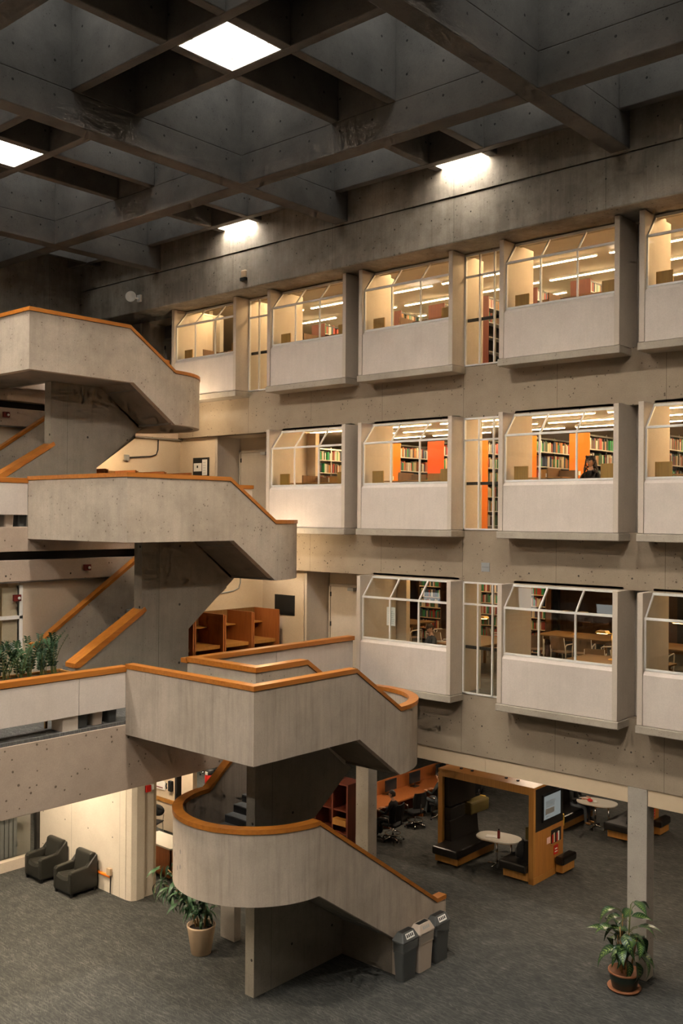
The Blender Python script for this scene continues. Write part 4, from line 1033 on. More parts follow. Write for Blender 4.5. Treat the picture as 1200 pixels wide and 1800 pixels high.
def oval(cx, cy, a, b, z0, z1_, n=28, p=2.6):
    pts = []
    for i in range(n):
        q = 2*PI*i/n; c, s_ = math.cos(q), math.sin(q); pts.append((cx+a*math.copysign(abs(c)**(2/p), c), cy+b*math.copysign(abs(s_)**(2/p), s_)))
    return MB().prism(pts, z0, z1_, 'z')
def make_booth():
    t = thing('study_booth', 'x', 'booth')      # local origin: front right foot of the portal, +X right, +Y back
    W, D, H = 2.92, 1.52, 2.42
    MB().box(-.14, 0, 0, .10, 0, H).build('portal_post', 'oak', t); MB().box(-W, -W+.14, 0, .10, 0, H).build('portal_post', 'oak', t)
    MB().box(-W+.14, -.14, 0, .10, H-.20, H).build('portal_beam', 'oak', t)
    MB().box(-W, 0, .10, D, H-.06, H).build('roof_board', 'oak', t)
    r = MB().box(-.14, 0, .10, D, .16, 1.28).build('side_panel', 'oak_boarded', t)
    MB().box(-.13, .012, .0, D, 0, .16).build('skirting', 'oak', t)
    MB().box(-.14, -.01, .10, D, 1.28, H-.06).build('screen_wall', 'screen_frame', t)
    MB().box(-W, -W+.12, .10, D, 0, H-.06).build('side_panel', 'walnut', t)
    sc_ = MB().box(-.012, .03, .42, 1.36, 1.46, 2.16).build('screen', 'screen_frame', t)
    MB().box(.030, .034, .47, 1.31, 1.52, 2.11).build('display', 'screen_glow', sc_)
    q = MB()
    for i in range(5): q.box(.0345, .036, .55, .98+.05*(i % 2), 1.96-.035*i, 1.972-.035*i)
    q.box(.0345, .036, .53, .98, 1.64, 1.78).box(.0345, .036, .58, .85, 1.575, 1.585)
    q.build('displayed_text', 'grey_plate', sc_)
    nb = MB().box(-.05, .004, .88, 1.40, .80, 1.16).build('brochure_niche', 'dark_bar', t)
    for i in range(6): MB().box(.005, .02, .92+.075*i, .98+.075*i, .83, 1.04+.03*(i % 3)).build('brochure', ('red','book_3','book_7','red','paper','book_7')[i], nb)
    MB().box(.0, .03, .86, 1.42, .775, .81).build('niche_sill', 'oak', nb)
    MB().box(.001, .008, .66, .84, .86, 1.02).build('notice_card', 'paper_pink', t)
    sg = MB().box(.001, .012, 1.02, 1.24, .50, .74).build('sign', 'red', t)
    MB().box(.0125, .014, 1.07, 1.19, .63, .66).box(.0125, .014, 1.06, 1.20, .56, .585).build('sign_lettering', 'paper', sg)
    for x0, sgn in ((-W+.13, 1), (-.15, -1)):
        a, b = sorted((x0, x0+sgn*.72)); 
        MB().box(a, b, -.30 if sgn > 0 else .0, D-.05, .05, .26).build('bench_base', 'oak', t)
        a2, b2 = sorted((x0, x0+sgn*.80)); MB().box(a2-.0, b2, -.46 if sgn > 0 else -.12, D-.02, .26, .47).build('bench_seat', 'black_leather', t, bevel=.04)
        a3, b3 = sorted((x0, x0+sgn*.16)); MB().prism([(a3, .47), (b3+(.06 if sgn > 0 else 0), .47), (b3, 1.02), (a3, 1.02)] if sgn > 0 else [(a3-.06, .47), (b3, .47), (b3, 1.02), (a3, 1.02)], .12, D-.05, 'y').build('backrest', 'black_leather', t, bevel=.02)
        MB().box(a3, b3+(.03 if sgn > 0 else 0), .12, D*.55, 1.04, 1.36).build('headrest', 'black_leather' if sgn > 0 else 'olive', t, bevel=.02)
        MB().box(a3, b3+(.16 if sgn > 0 else .0), D*.62, D+.32, 1.0, 1.34).build('side_wing', 'olive', t, bevel=.05)
        MB().box(a3+.0, b3+.02 if sgn > 0 else b3, D+.30, D+.36, 1.02, 1.34).build('wing_edge', 'olive_yellow', t, bevel=.02)
        if sgn > 0: MB().box(a3, b3, .12, D*.9, 1.40, H-.08).build('upper_panel', 'black_leather', t)
    MB().box(.02, .27, 1.05, D+.25, .26, .46).build('outer_bench_seat', 'black_leather', t, bevel=.04)
    MB().box(.02, .22, 1.1, D+.2, .05, .26).build('outer_bench_base', 'oak', t)
    for x in (-2.4, -2.05, -1.0, -.65): MB().box(x-.03, x+.03, .3, .36, H, H+.035).build('roof_bracket', 'black_plastic', t)
    return t
plain('paper_pink', (.75,.50,.46), .7)
bo = make_booth(); bo.location = (-12.40, 21.42, 0); bo['label'] = 'wooden study booth with a screen on its side wall'; bo['group'] = 'study booths'
copy_tree(bo, (-11.80, 26.05, 0), 0, 'farther study booth half hidden by the beige fascia', 'study booths')
def make_booth_table():
    t = thing('booth_table', 'x', 'table')
    oval(0, 0, .60, .40, .715, .745).build('table_top', 'table_white', t)
    oval(0, 0, .58, .385, .70, .715).build('table_edge', 'oak', t)
    for x in (-.05, .35):
        MB().tube([(x,0,.03), (x,0,.70)], .028, 10).build('pedestal', 'chrome', t, smooth=True)
        MB().tube([(x-.03,-.28,.02), (x,0,.05), (x+.03,.28,.02)], .016, 8).tube([(x-.26,0,.02), (x,0,.05), (x+.22,0,.02)], .016, 8).build('foot', 'chrome', t, smooth=True)
    return t
bt = make_booth_table(); bt.location = (-13.80, 22.05, 0); bt.rotation_euler.z = .15; bt['label'] = 'pale oval table inside the nearer booth'; bt['group'] = 'booth tables'
copy_tree(bt, (-13.35, 26.75, 0), .1, 'pale oval table inside the farther booth', 'booth tables')
b_ = thing('water_bottle', 'red water bottle on the nearer booth table', 'bottle', (-13.74, 21.95, .745))
MB().lathe((0,0,0), [(.035,0), (.038,.02), (.038,.18), (.026,.21), (.026,.215)], 16).build('bottle_body', 'alarm_red', b_, smooth=True); MB().lathe((0,0,0), [(.027,.215), (.027,.255), (.02,.26)], 14).build('cap', 'sign_black', b_, smooth=True)
n_ = thing('notebook', 'open notebook on the nearer booth table', 'notebook', (-13.95, 21.95, .747), .4)
MB().box(-.15, 0, -.10, .10, 0, .012).build('page', 'paper', n_); MB().box(.004, .15, -.10, .10, 0, .012).build('page', 'paper', n_); MB().box(-.155, .155, -.105, .105, -.002, 0).build('cover', 'sign_black', n_)
bp = thing('backpack', 'black backpack on the right bench of the nearer booth', 'bag', (-12.85, 21.68, .47))
MB().ellip((0,0,.24), (.17,.13,.25), 16, 10).build('bag_body', 'shirt_black', bp, smooth=True); MB().ellip((-.14,0,.17), (.07,.10,.14), 12, 8).build('front_pocket', 'jacket_grey', bp, smooth=True); MB().tube([(0,-.05,.47),(0,0,.53),(0,.05,.47)], .012, 6).build('grab_loop', 'sign_black', bp)
sn = thing('snack_bag', 'orange snack packet on the farther booth table', 'packet', (-13.5, 26.6, .745)); MB().ellip((0,0,.05), (.09,.06,.05), 10, 6).build('packet_body', 'red', sn, smooth=True); MB().ellip((.14,.05,.03), (.06,.05,.03), 10, 6).build('paper_wrap', 'paper', sn, smooth=True)

# ================================================================== recycling bins
def bin_parts(t, mat, lid, label_mat, bag):
    def rr(w, d, z, n=4, r=.04):
        pts = []
        for cx_, cy_, a0 in ((w-r, d-r, 0), (-w+r, d-r, PI/2), (-w+r, -d+r, PI), (w-r, -d+r, 1.5*PI)):
            for i in range(n+1): a = a0+PI/2*i/n; pts.append((cx_+r*math.cos(a), cy_+r*math.sin(a), z))
        return pts
    m = MB(); m.loft([rr(.105,.205,0), rr(.125,.235,.56), rr(.135,.245,.561), rr(.140,.252,.76)]); m.build('bin_body', mat, t)
    if bag:
        b2 = MB(); rg = []
        rnd = random.Random(3)
        for z, k in ((.80,1.03), (.72,1.07), (.64,1.05), (.60,1.09)): rg.append([(p[0]*k+rnd.uniform(-.006,.006), p[1]*k*.98+rnd.uniform(-.006,.006), p[2]+rnd.uniform(-.012,.012)) for p in rr(.140,.252,z)])
        b2.loft(rg, cap=False).build('bin_liner', 'bag', t, smooth=True)
    l = MB(); l.loft([rr(.148,.262,.77), rr(.150,.265,.80), rr(.075,.185,.945,r=.02), rr(.072,.182,.948,r=.02)]); ld = l.build('lid', lid, t)
    MB().box(-.052, .052, -.16, .16, .9485, .951).build('lid_opening', 'sign_black', ld)
    th = math.atan2(.145, .0775)
    lb = MB(); pts = [(.150-.0755*s_ + .002, y, .80+.146*s_+.002) for s_, y in ((.22,-.13),(.22,.13),(.88,.13),(.88,-.13))]; lb.add(pts, [(0,1,2,3)]); lb.build('bin_label', label_mat, ld)
    for q in range(4):
        a, b = -.11+.056*q, -.068+.056*q; pts = [(.150-.0755*s_ + .0028, y, .80+.146*s_+.003) for s_, y in ((.38,a),(.38,b),(.74,b),(.74,a+.012))]
        MB().add(pts, [(0,1,2,3)]).build('label_mark', 'sign_black' if label_mat == 'paper' else 'grey_plate', ld)
def make_bin(mat, lid, lm, bag):
    t = thing('recycling_bin', 'x', 'waste bin'); bin_parts(t, mat, lid, lm, bag); return t
bg = make_bin('bin_grey', 'bin_grey', 'paper', True); bb = make_bin('bin_beige', 'bin_beige', 'bin_beige', True)
bg.location = (-11.80, 15.42, 0); bg['label'] = 'grey recycling bin nearest the viewer at the stair foot'; bg['group'] = 'recycling bins at the stair foot'
bb.location = (-11.80, 15.96, 0); bb['label'] = 'beige recycling bin in the middle at the stair foot'; bb['group'] = 'recycling bins at the stair foot'
copy_tree(bg, (-11.80, 16.52, 0), 0, 'grey recycling bin farthest from the viewer at the stair foot', 'recycling bins at the stair foot')
for x, y, k in ((-15.95, 10.55, 1), (-19.6, 10.75, 2)):
    wd_ = {1: 'behind the cream parapet of the first balcony', 2: 'behind the second balcony parapet at the left edge'}[k]
    copy_tree(bg, (x, y, F[k]), PI/2, 'grey bin seen through the gap ' + wd_ + ', left', 'bins on the balconies'); copy_tree(bb, (x, y+.325, F[k]), PI/2, 'beige bin seen through the gap ' + wd_, 'bins on the balconies'); copy_tree(bg, (x, y+.65, F[k]), PI/2, 'grey bin seen through the gap ' + wd_ + ', right', 'bins on the balconies')

# ================================================================== armchairs and the left corner
def make_armchair():
    t = thing('armchair', 'x', 'armchair')   # faces -Y
    W, D = .375, .37
    prof = lambda x0, x1: MB().prism([(-D, .10), (-D, .56), (-D+.05, .61), (.12, .64), (.36, .88), (.40, .88), (.40, .10)], x0, x1, 'x')
    prof(-W, -W+.13).build('arm', 'armchair', t, bevel=.03); prof(W-.13, W).build('arm', 'armchair', t, bevel=.03)
    sv = []
    for i in range(7):
        x = -W+.10+(.55/6)*i; sg_ = 1-(abs(x)/.275)**2; sv.append([(x,-D+.005,.12), (x,-D+.005,.36+.05*(1-sg_)), (x,-D+.06,.43+.06*(1-sg_)), (x,.05,.42+.03*(1-sg_)), (x,.20,.43), (x,.20,.12)])
    MB().loft(sv).build('seat', 'armchair', t, smooth=False, bevel=.01)
    MB().prism([(.12, .42), (.22, .90), (.30, .925), (.40, .90), (.40, .12), (.2, .12)], -W+.06, W-.06, 'x').build('backrest', 'armchair', t, bevel=.035)
    for a in (-W+.06, W-.06):
        for b in (-D+.06, .34): MB().box(a-.03, a+.03, b-.03, b+.03, 0, .10).build('foot', 'black_plastic', t)
    MB().box(-W+.02, W-.02, -D+.02, .38, .08, .12).build('base', 'black_plastic', t)
    return t
ac = make_armchair(); ac.location = (-20.52, 13.55, 0); ac['label'] = 'dark leather armchair nearer the pilaster of the pale wall'; ac['group'] = 'armchairs by the pale wall'
copy_tree(ac, (-21.86, 13.57, 0), 0, 'dark leather armchair nearer the grey blind', 'armchairs by the pale wall')
copy_tree(ac, (-22.4, 11.75, 0), -PI*.5, 'dark armchair cut by the lower left picture edge', 'armchairs by the pale wall')
w_ = thing('wall_socket_box', 'orange conduit and socket box low on the pale wall', 'conduit', (-19.9, 14.0, .5))
MB().tube([(-20.3,14.0,.42), (-19.72,14.0,.42)], .035, 10).build('conduit', 'orange_panel', w_, w=True); MB().box(-19.80, -19.66, 13.95, 14.03, .46, .62).build('socket_box', 'pot_beige', w_, w=True); MB().tube([(-19.7,14.0,.46), (-19.7,14.0,.0)], .012, 8).build('cable', 'sign_black', w_, w=True)
dk = thing('service_desk', 'low desk with a white top behind the pilaster', 'desk', (-20.1, 16.0, 0))
MB().box(-20.7, -19.35, 15.55, 16.25, .74, .78).build('desk_top', 'table_white', dk, w=True); MB().box(-20.6, -19.40, 15.6, 15.63, 0, .74).box(-19.43, -19.40, 15.6, 16.2, 0, .74).build('front_panel', 'oak_red', dk, w=True)
vc = thing('visitor_chair', 'black chair with chrome legs by the notice wall', 'chair', (-22.25, 17.25, 0), .4)
MB().box(-.23, .23, -.22, .22, .43, .47).build('seat', 'black_plastic', vc, bevel=.02); MB().ellip((0, .24, .72), (.23,.03,.17), 16, 8).build('backrest', 'black_plastic', vc, smooth=True)
for a in (-.2, .2): MB().tube([(a,-.22,0), (a,-.18,.43)], .011, 6).build('leg', 'chrome', vc); MB().tube([(a,.22,0), (a,.2,.43), (a,.25,.62)], .011, 6).build('leg', 'chrome', vc)
sg = thing('wall_sign', 'white sign with a red line on the beige back wall', 'sign', (-22.85, 17.85, 1.3)); MB().box(-23.2, -22.5, 17.86, 17.885, 1.17, 1.42).build('sign_board', 'paper', sg, w=True); MB().box(-23.1, -22.6, 17.855, 17.86, 1.21, 1.235).build('sign_lettering', 'alarm_red', sg, w=True)
ph = thing('wall_phone', 'black wall telephone beside the door jamb', 'telephone', (-22.25, 17.85, 1.35)); MB().box(-22.3, -22.15, 17.8, 17.9, 1.2, 1.5).build('phone_body', 'sign_black', ph, w=True, bevel=.02); MB().tube([(-22.32,17.78,1.43), (-22.32,17.76,1.35), (-22.32,17.78,1.27)], .02, 8).build('handset', 'sign_black', ph, w=True)
fa = thing('fire_bell', 'red fire alarm on the pilaster under the balcony beam', 'alarm', (-18.94, 14.5, 2.6)); MB().box(-18.94, -18.88, 14.43, 14.58, 2.52, 2.68).build('alarm_body', 'red', fa, w=True, bevel=.01); MB().box(-18.94, -18.88, 14.59, 14.66, 2.56, 2.68).build('strobe', 'paper', fa, w=True)
va = thing('vacuum_cleaner', 'red and black cleaner standing in the bright room behind the stair', 'vacuum cleaner', (-25.1, 21.9, 0)); MB().lathe((0,0,0), [(.2,.05),(.22,.1),(.22,.34),(.18,.4)], 18).build('tank', 'red', va, smooth=True); MB().lathe((0,0,0), [(.19,.4),(.2,.42),(.17,.55),(.05,.58)], 18).build('motor_head', 'sign_black', va, smooth=True); MB().box(-.06,.06,-.22,-.2,.4,.5).build('badge', 'paper', va); MB().tube([(.18,0,.3),(.4,0,.35),(.5,.1,.1),(.6,.3,.03)], .03, 8).build('hose', 'sign_black', va, smooth=True)
# ================================================================== balcony furniture and fittings
def row_carrels(k, x, y0, n, label):
    """wooden carrels standing against the inner wall, open towards the atrium"""
    z = F[k]
    for i in range(n):
        y = y0 - .98*i
        s = thing('study_carrel', label % ords[i], 'study carrel', (x, y, z), 0, 'carrels against the wall of balcony %s' % {1: 'one', 2: 'two'}[k])
        MB().box(x, x+.06, y-.96, y, z, z+1.52).build('back_board', 'oak_dark', s, w=True)
        m_ = 'oak_red'
        MB().box(x, x+1.0, y-.04, y, z, z+1.52).build('side_board', m_, s, w=True)
        MB().box(x, x+1.0, y-.96, y-.92, z, z+1.50).build('side_board', m_, s, w=True)
        MB().box(x+.06, x+.88, y-.92, y-.04, z+.70, z+.74).build('desk_top', 'oak', s, w=True)
        MB().box(x+.86, x+.885, y-.92, y-.04, z+.66, z+.745).build('desk_edge', 'oak', s, w=True)
        MB().box(x+.06, x+.38, y-.92, y-.04, z+1.14, z+1.17).build('book_shelf', 'oak', s, w=True)
        MB().box(x+.06, x+.10, y-.92, y-.04, z+.1, z+.7).build('modesty_panel', 'walnut', s, w=True)
row_carrels(1, -19.33, 18.35, 4, 'reddish wooden carrel behind the first balcony rail, %s from the end wall')
row_carrels(2, -22.93, 18.3, 4, 'reddish wooden carrel top above the middle stair rail, %s from the end wall')
bd = thing('notice_board', 'black board on the beige wall above the carrels', 'board', (-18.48, 18.68, F[1]+1.6)); MB().box(-18.83, -18.13, 18.665, 18.70, F[1]+1.36, F[1]+1.86).build('board_face', 'sign_black', bd, w=True); MB().box(-18.85, -18.11, 18.675, 18.70, F[1]+1.34, F[1]+1.88).build('board_frame', 'dark_bar', bd, w=True)
b2 = thing('notice_board', 'black board with white notices on the second balcony wall', 'board', (-21.97, 18.68, F[2]+1.7)); MB().box(-22.32, -21.62, 18.67, 18.70, F[2]+1.42, F[2]+1.98).build('board_face', 'sign_black', b2, w=True)
MB().box(-22.28, -21.93, 18.664, 18.67, F[2]+1.58, F[2]+1.82).build('notice_sheet', 'paper', b2, w=True); MB().box(-21.90, -21.68, 18.664, 18.67, F[2]+1.46, F[2]+1.92).build('notice_sheet', 'paper', b2, w=True)
MB().box(-22.14, -22.08, 18.661, 18.664, F[2]+1.68, F[2]+1.75).build('notice_mark', 'sign_black', b2, w=True)
for q in range(5): MB().box(-21.86, -21.74, 18.661, 18.664, F[2]+1.52+.075*q, F[2]+1.53+.075*q).build('notice_mark', 'grey_plate', b2, w=True)
for k, xx, lab in ((1, -19.35, 'metal conduit with junction box on the wall above the first balcony carrels'), (2, -22.95, 'dark conduit with junction box in the corner of the second balcony')):
    c = thing('conduit', lab, 'conduit', (xx, 17.3, F[k]+1.9))
    MB().tube([(xx+.03,16.75,F[k]+1.92), (xx+.03,17.6,F[k]+2.0), (xx+.03,17.78,F[k]+2.06), (xx+.03,17.84,F[k]+2.2), (xx+.03,17.85,F[k]+2.5)], .017, 8).build('pipe', 'grey_plate' if k == 1 else 'sign_black', c, w=True, smooth=True)
    MB().box(xx, xx+.07, 16.65, 16.80, F[k]+1.83, F[k]+2.0).build('junction_box', 'grey_plate', c, w=True, bevel=.006)
# first balcony, left: door with white frame in the inner wall
dl = struct('door_4', 'white framed glazed door behind the planter at the left edge', 'door')
X = -19.35; z = F[1]
for a, b in ((11.30, 11.38), (10.15, 10.22), (8.95, 9.02), (7.6, 7.68)): MB().box(X-.12, X+.03, a, b, z, z+2.45).build('door_frame', 'white_frame', dl)
MB().box(X-.12, X+.03, 7.6, 11.38, z+1.72, z+1.79).build('door_frame', 'white_frame', dl)
MB().box(X-.05, X-.044, 7.68, 11.30, z, z+2.45).build('pane', 'glass', dl)
MB().box(X-.10, X-.06, 10.95, 11.30, z, z+2.4).build('door_leaf', 'plaster', dl)
MB().box(X+.03, X+.06, 11.08, 11.18, z+1.0, z+1.22).build('lock_plate', 'grey_plate', dl)
MB().box(X-.03, X+.02, 7.68, 10.15, z+.98, z+1.03).build('push_bar', 'dark_bar', dl)
rb = struct('wall_west', 'pale room behind the glazed door at the left edge', 'wall')
MB().box(X-3.5, X-3.4, 5, 13, z, z+2.5).build('back_wall', 'plaster', rb); MB().box(X-3.5, X-.2, 13, 13.1, z, z+2.5).build('side_wall', 'plaster', rb); MB().box(X-3.5, X-.2, 5, 5.1, z, z+2.5).build('side_wall', 'plaster', rb)
MB().box(X-3.5, X-.2, 5, 13.1, z+2.5, z+2.6).build('room_ceiling', 'plaster', rb); MB().box(X-3.5, X-.0, 5, 13.1, z-.1, z).build('room_floor', 'carpet_upper', rb)
copy_tree(d2, (X-1.7, 9.6, z+2.5), 0, 'lamp in the room behind the glazed door', 'lamps under the stair landings')
def alarm(x, y, z, label):
    t = thing('fire_alarm', label, 'alarm', (x, y, z), 0, 'dark red fire alarms'); MB().box(0, .06, -.09, .09, -.07, .07).build('alarm_body', 'alarm_red', t, bevel=.006); MB().ellip((.075, .03, -.005), (.025,.035,.035), 10, 6).build('strobe', 'paper', t, smooth=True)
alarm(EDGE[2], 12.92, 7.97, 'dark red alarm on the beam band above the first balcony')
alarm(-19.32, 11.22, 7.36, 'dark red alarm above the glazed door at the left edge')
alarm(EDGE[3], 12.9, 11.72, 'dark red alarm on the upper beam band behind the upper stair')
sp = thing('spot_camera', 'white floodlight on the dark beam at upper left', 'floodlight', (-23.55, 17.6, 15.6))
MB().box(-.04, .12, -.06, 0, -.1, .1).build('wall_plate', 'paper', sp); MB().tube([(.02,-.03,0), (-.05,-.2,0)], .025, 8).build('bracket', 'paper', sp)
m = MB(); m.lathe((0,0,0), [(.06,0), (.13,.1), (.16,.18), (.15,.19), (.10,.16), (.02,.14)], 20); rt = Matrix.Rotation(-.85, 4, 'Z') @ Matrix.Rotation(PI*.5, 4, 'Y'); m.v = [tuple(rt @ Vector(p) + Vector((-.06,-.22,0))) for p in m.v]; m.build('lamp_head', 'paper', sp, smooth=True)
se = thing('wall_sensor', 'small glass sensor with a dark base on the upper concrete wall', 'sensor', (-18.98, 17.6, 15.5)); MB().box(-.08, .08, -.07, 0, .0, .20).build('sensor_glass', 'pot_beige', se, bevel=.02); MB().box(-.10, .10, -.09, 0, -.08, .0).build('sensor_base', 'sign_black', se)
pl = thing('wall_plate', 'small grey metal plate on the concrete band', 'plate', (-11.97, YW, 8.07)); MB().box(-.107, .107, -.012, 0, -.10, .10).build('plate_face', 'grey_plate', pl); MB().box(-.09, .09, -.014, -.012, -.003, .003).build('plate_slot', 'dark_bar', pl)
# signs on the shaded top balcony
ns = thing('wall_notice', 'small grey notice on the shaded wall of the top balcony', 'notice', (-24.6, 18.66, F[3]+1.5)); MB().box(-.16, .16, 0, .03, -.12, .14).build('notice_sheet', 'grey_plate', ns); MB().box(-.11, .11, -.003, 0, -.05, .07).build('notice_mark', 'sign_black', ns)
# patched mortar marks on the curved parapet
pm_ = thing('mortar_marks', 'round patched fixing marks on the curved stair parapet', 'marks', (CX-1.2, 11.9, 3.0))
for (da, z_) in [(0,3.1),(0,2.92),(0,2.7),(.05,3.12),(.05,2.86),(.05,2.7),(.17,3.02),(.17,2.85),(.17,2.68),(.22,3.0),(.22,2.68),(.28,3.0),(.28,2.83),(.35,2.64),(.40,2.98),(.40,2.7)]:
    a = PI*1.20+da*1.7; c_, s_ = math.cos(a), math.sin(a); r_ = NR+.003; w_ = random.uniform(.026,.042)
    q = MB(); n_ = 10
    q.v = [(NX+r_*math.cos(a+w_*.6/NR*math.cos(2*PI*i/n_)), 13.09+r_*math.sin(a+w_*.6/NR*math.cos(2*PI*i/n_)), z_+w_*1.3*math.sin(2*PI*i/n_)) for i in range(n_)]; q.f = [tuple(range(n_))]; q.build('mortar_patch', 'patch_grey', pm_, w=True)

# ================================================================== plants
def leaf_mesh(L, W, droop=.35, fold=.12, n=7):
    mb = MB(); mb.uv = []; prof = [0.04, .62, .95, 1.0, .86, .58, .28, .02]
    for i in range(n+1):
        t = i/n; w = W*prof[i]*.5; y = L*t*math.cos(droop*t); z = -L*droop*t*t*.8
        for q, sx in ((0,-1), (.25,-.5), (.5,0), (.75,.5), (1,1)):
            mb.v.append((sx*w, y, z+abs(sx)*w*fold*2)); mb.uv.append((q, t))
    mb.f = [(i*5+k, i*5+k+1, (i+1)*5+k+1, (i+1)*5+k) for i in range(n) for k in range(4)]
    return mb
def mk_leaf_data(name, L, W, droop, mat):
    mb = leaf_mesh(L, W, droop); me = bpy.data.meshes.new(name); me.from_pydata(mb.v, [], mb.f); l = me.uv_layers.new(name='UVMap')
    for i, lp in enumerate(me.loops): l.data[i].uv = mb.uv[lp.vertex_index]
    me.materials.append(M[mat]); me.shade_smooth(); return me
def put(me, name, parent, loc, yaw, pitch, roll=0.0, sc_=1.0):
    o = bpy.data.objects.new(name, me); COL.objects.link(o); o.parent = parent; o.location = loc
    o.rotation_mode = 'XYZ'; o.matrix_local = Matrix.Translation(loc) @ Matrix.Rotation(yaw, 4, 'Z') @ Matrix.Rotation(pitch, 4, 'X') @ Matrix.Rotation(roll, 4, 'Y') @ Matrix.Scale(sc_, 4); return o
# striped dumb cane by the column
p1_ = thing('potted_plant', 'leafy plant with striped leaves in a dark green pot by the column', 'potted plant', (-8.36, 17.95, 0))
MB().lathe((0,0,0), [(.24,0), (.31,.02), (.325,.055), (.30,.05), (.24,.035)], 28).build('saucer', 'terracotta', p1_, smooth=True)
po = MB().lathe((0,0,0), [(.20,.03), (.235,.05), (.295,.30), (.30,.34), (.275,.34), (.262,.30), (.26,.30)], 28).build('pot', 'pot_green', p1_, smooth=True)
MB().lathe((0,0,0), [(.285,.325), (.312,.33), (.312,.368), (.285,.37), (.27,.34)], 28).build('pot_rim', 'terracotta', po, smooth=True)
MB().lathe((0,0,0), [(.262,.30), (.1,.315), (.01,.315)], 24).build('soil', 'soil', po)
LD = [mk_leaf_data('leaf', .46, .20, .5, 'leaf_striped'), mk_leaf_data('leaf', .40, .18, .9, 'leaf_striped'), mk_leaf_data('leaf', .52, .21, 1.1, 'leaf_striped')]
rp = random.Random(11)
canes = [((.0,-.1), (-.02,-.16), .95), ((-.05,.08), (.02,.12), .55), ((-.06,-.02), (-.04,0), 1.15), ((.02,.04), (.10,.05), 1.35), ((.06,-.06), (.13,-.08), .85), ((-.10,.05), (-.16,.02), .70), ((.10,.03), (.25,.0), .75)]
for ci, (a, b, h) in enumerate(canes):
    pts = [(a[0]+(b[0]-a[0])*t, a[1]+(b[1]-a[1])*t, .30+h*t) for t in (0,.35,.7,1)]
    MB().tube(pts, [.020,.018,.015,.010], 8).build('cane', 'cane' if ci != 3 else 'stem', p1_, smooth=True)
    for j in range(7 if h > 1 else 5):
        t = 1 - j*.13; q = Vector((a[0]+(b[0]-a[0])*t, a[1]+(b[1]-a[1])*t, .30+h*t)); yaw = j*2.4+ci*1.3+rp.uniform(-.3,.3); pit = rp.uniform(.1,.7) - j*.10
        e = q + Matrix.Rotation(yaw,3,'Z') @ Vector((0,.16,.10+.08*pit)); MB().tube([q, (q+e)/2+Vector((0,0,.03)), e], .006, 6).build('petiole', 'stem', p1_)
        put(LD[(j+ci) % 3], 'leaf', p1_, e, yaw, pit, rp.uniform(-.4,.4), rp.uniform(.85,1.15))
for yaw, L in ((-.9, 1.3), (-.5, 1.1)):
    e = Vector((.26,-.06,.62)); put(LD[2], 'leaf', p1_, e, -1.2+yaw*.3, -1.0, .2, L)
# bamboo like plant in the tan pot behind the curved stair
p2_ = thing('potted_plant', 'slender leafy tree in a tan pot under the curved stair', 'potted plant', (-15.66, 13.42, 0))
po = MB().lathe((0,0,0), [(.19,0), (.21,.01), (.295,.55), (.305,.57), (.305,.60), (.275,.60), (.262,.52)], 30).build('pot', 'pot_beige', p2_, smooth=True); MB().lathe((0,0,0), [(.263,.52), (.1,.53), (.01,.53)], 24).build('soil', 'soil', po)
lm_ = MB(); lsm = [mk_leaf_data('leaf', .26, .05, .8, 'leaf_mid'), mk_leaf_data('leaf', .22, .045, 1.1, 'leaf_dark')]
def bush(parent, pts, nl, spread, rnd, scale=1.0):
    MB().tube(pts, [.022-.013*i/(len(pts)-1) for i in range(len(pts))], 7).build('trunk', 'cane', parent, smooth=True)
    for i in range(nl):
        t = rnd.uniform(.28, 1); k_ = t*(len(pts)-1); i0 = min(int(k_), len(pts)-2); q = Vector(pts[i0]).lerp(Vector(pts[i0+1]), k_-i0); yaw = rnd.uniform(0, 2*PI)
        q = q + Vector((math.cos(yaw+PI/2), math.sin(yaw+PI/2), 0))*rnd.uniform(.0, spread) + Vector((0,0,rnd.uniform(-.1,.15)))
        put(lsm[i % 2], 'leaf', parent, q, yaw, rnd.uniform(-1.0,.6), rnd.uniform(-.6,.6), scale*rnd.uniform(.8,1.25))
bush(p2_, [(-.08,0,.52), (-.15,-.05,.95), (-.42,-.12,1.35), (-.92,-.22,1.62)], 75, .26, random.Random(5), 1.3)
bush(p2_, [(.05,.05,.52), (.10,.02,.8), (.16,0,1.1), (.20,-.02,1.35)], 52, .16, random.Random(9), 1.2)
bush(p2_, [(-.1,-.05,.52), (-.3,-.05,.9), (-.7,-.1,1.15), (-1.05,-.15,1.2)], 60, .26, random.Random(10), 1.3)
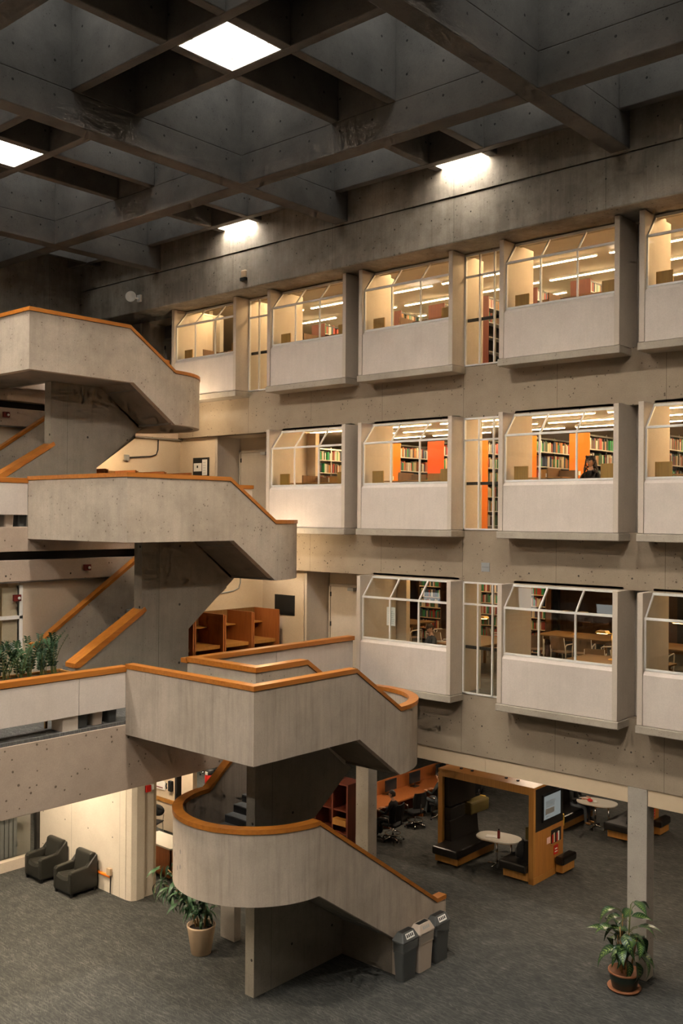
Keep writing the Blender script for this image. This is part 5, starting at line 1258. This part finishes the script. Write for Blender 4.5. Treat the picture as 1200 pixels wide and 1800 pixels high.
# planter on the first balcony with a row of glossy plants
X = EDGE[1]; z = F[1]
pt = thing('planter', 'long wooden planter behind the cream parapet', 'planter', (X-.5, 8.0, z))
MB().box(X-.62, X-.58, 4.0, 10.35, z+.62, z+1.08).build('back_board', 'oak', pt, w=True); MB().box(X-.62, X-.21, 10.31, 10.35, z+.62, z+1.07).build('end_board', 'oak', pt, w=True); MB().box(X-.62, X-.21, 4.0, 4.04, z+.62, z+1.07).build('end_board', 'oak', pt, w=True)
for q in (4.4, 7.2, 10.0): MB().box(X-.6, X-.56, q, q+.05, z, z+.62).build('leg', 'oak_dark', pt, w=True)
MB().box(X-.60, X-.21, 4.04, 10.31, z+.62, z+1.03).build('soil', 'soil', pt, w=True)
MB().box(X-.24, X-.21, 4.0, 10.35, z+.62, z+1.07).build('front_board', 'oak_dark', pt, w=True)
zl = MB()
def leaflet(mb, base, d, up, L, W):
    d = d.normalized(); s_ = d.cross(up).normalized(); n_ = s_.cross(d)
    b = [base, base+d*L*.35+s_*W*.5, base+d*L*.35-s_*W*.5, base+d*L*.72+s_*W*.4, base+d*L*.72-s_*W*.4, base+d*L-n_*L*.12]
    mb.add(b, [(0,1,2), (1,3,4,2), (3,5,4)])
order = ['nearest the stair', 'second from the stair', 'third from the stair', 'fourth from the stair', 'fifth from the stair', 'sixth from the stair', 'seventh from the stair', 'eighth from the stair', 'ninth from the stair', 'tenth from the stair', 'eleventh from the stair', 'twelfth from the stair', 'thirteenth from the stair', 'fourteenth from the stair']
for i in range(14):
    y = 10.12-.26*i; rnd = random.Random(100+i)
    t = thing('glossy_plant', 'glossy green plant with upright stems in the planter, ' + order[i], 'plant', (X-.42+rnd.uniform(-.06,.06), y, z+1.02), 0, 'plants in the balcony planter')
    for j in range(9):
        a = rnd.uniform(0, 2*PI); h = rnd.uniform(.35,.75)*(1.1 if i < 2 else 1); lean_ = rnd.uniform(.05,.5); pts = [Vector((math.cos(a)*lean_*q*q*h + .05*math.cos(a*3), math.sin(a)*lean_*q*q*h*1.2 + .05*math.sin(a*3), h*q)) for q in (0,.3,.6,.85,1)]
        st = MB().tube(pts, [.009,.008,.006,.004,.003], 5).build('stem', 'stem', t)
        lf = MB()
        for q in range(11):
            tt = .22+.075*q; k_ = tt*4; i0 = min(int(k_), 3); b = pts[i0].lerp(pts[i0+1], k_-i0)
            for sgn in (-1, 1):
                dv = Vector((math.cos(a+PI/2)*sgn, math.sin(a+PI/2)*sgn, .55)); leaflet(lf, b, dv, Vector((math.cos(a), math.sin(a), .4)), rnd.uniform(.06,.095), rnd.uniform(.028,.04))
        stuff(lf.build('leaflets', 'leaf_dark' if rnd.random() < .45 else 'leaf_mid', st))
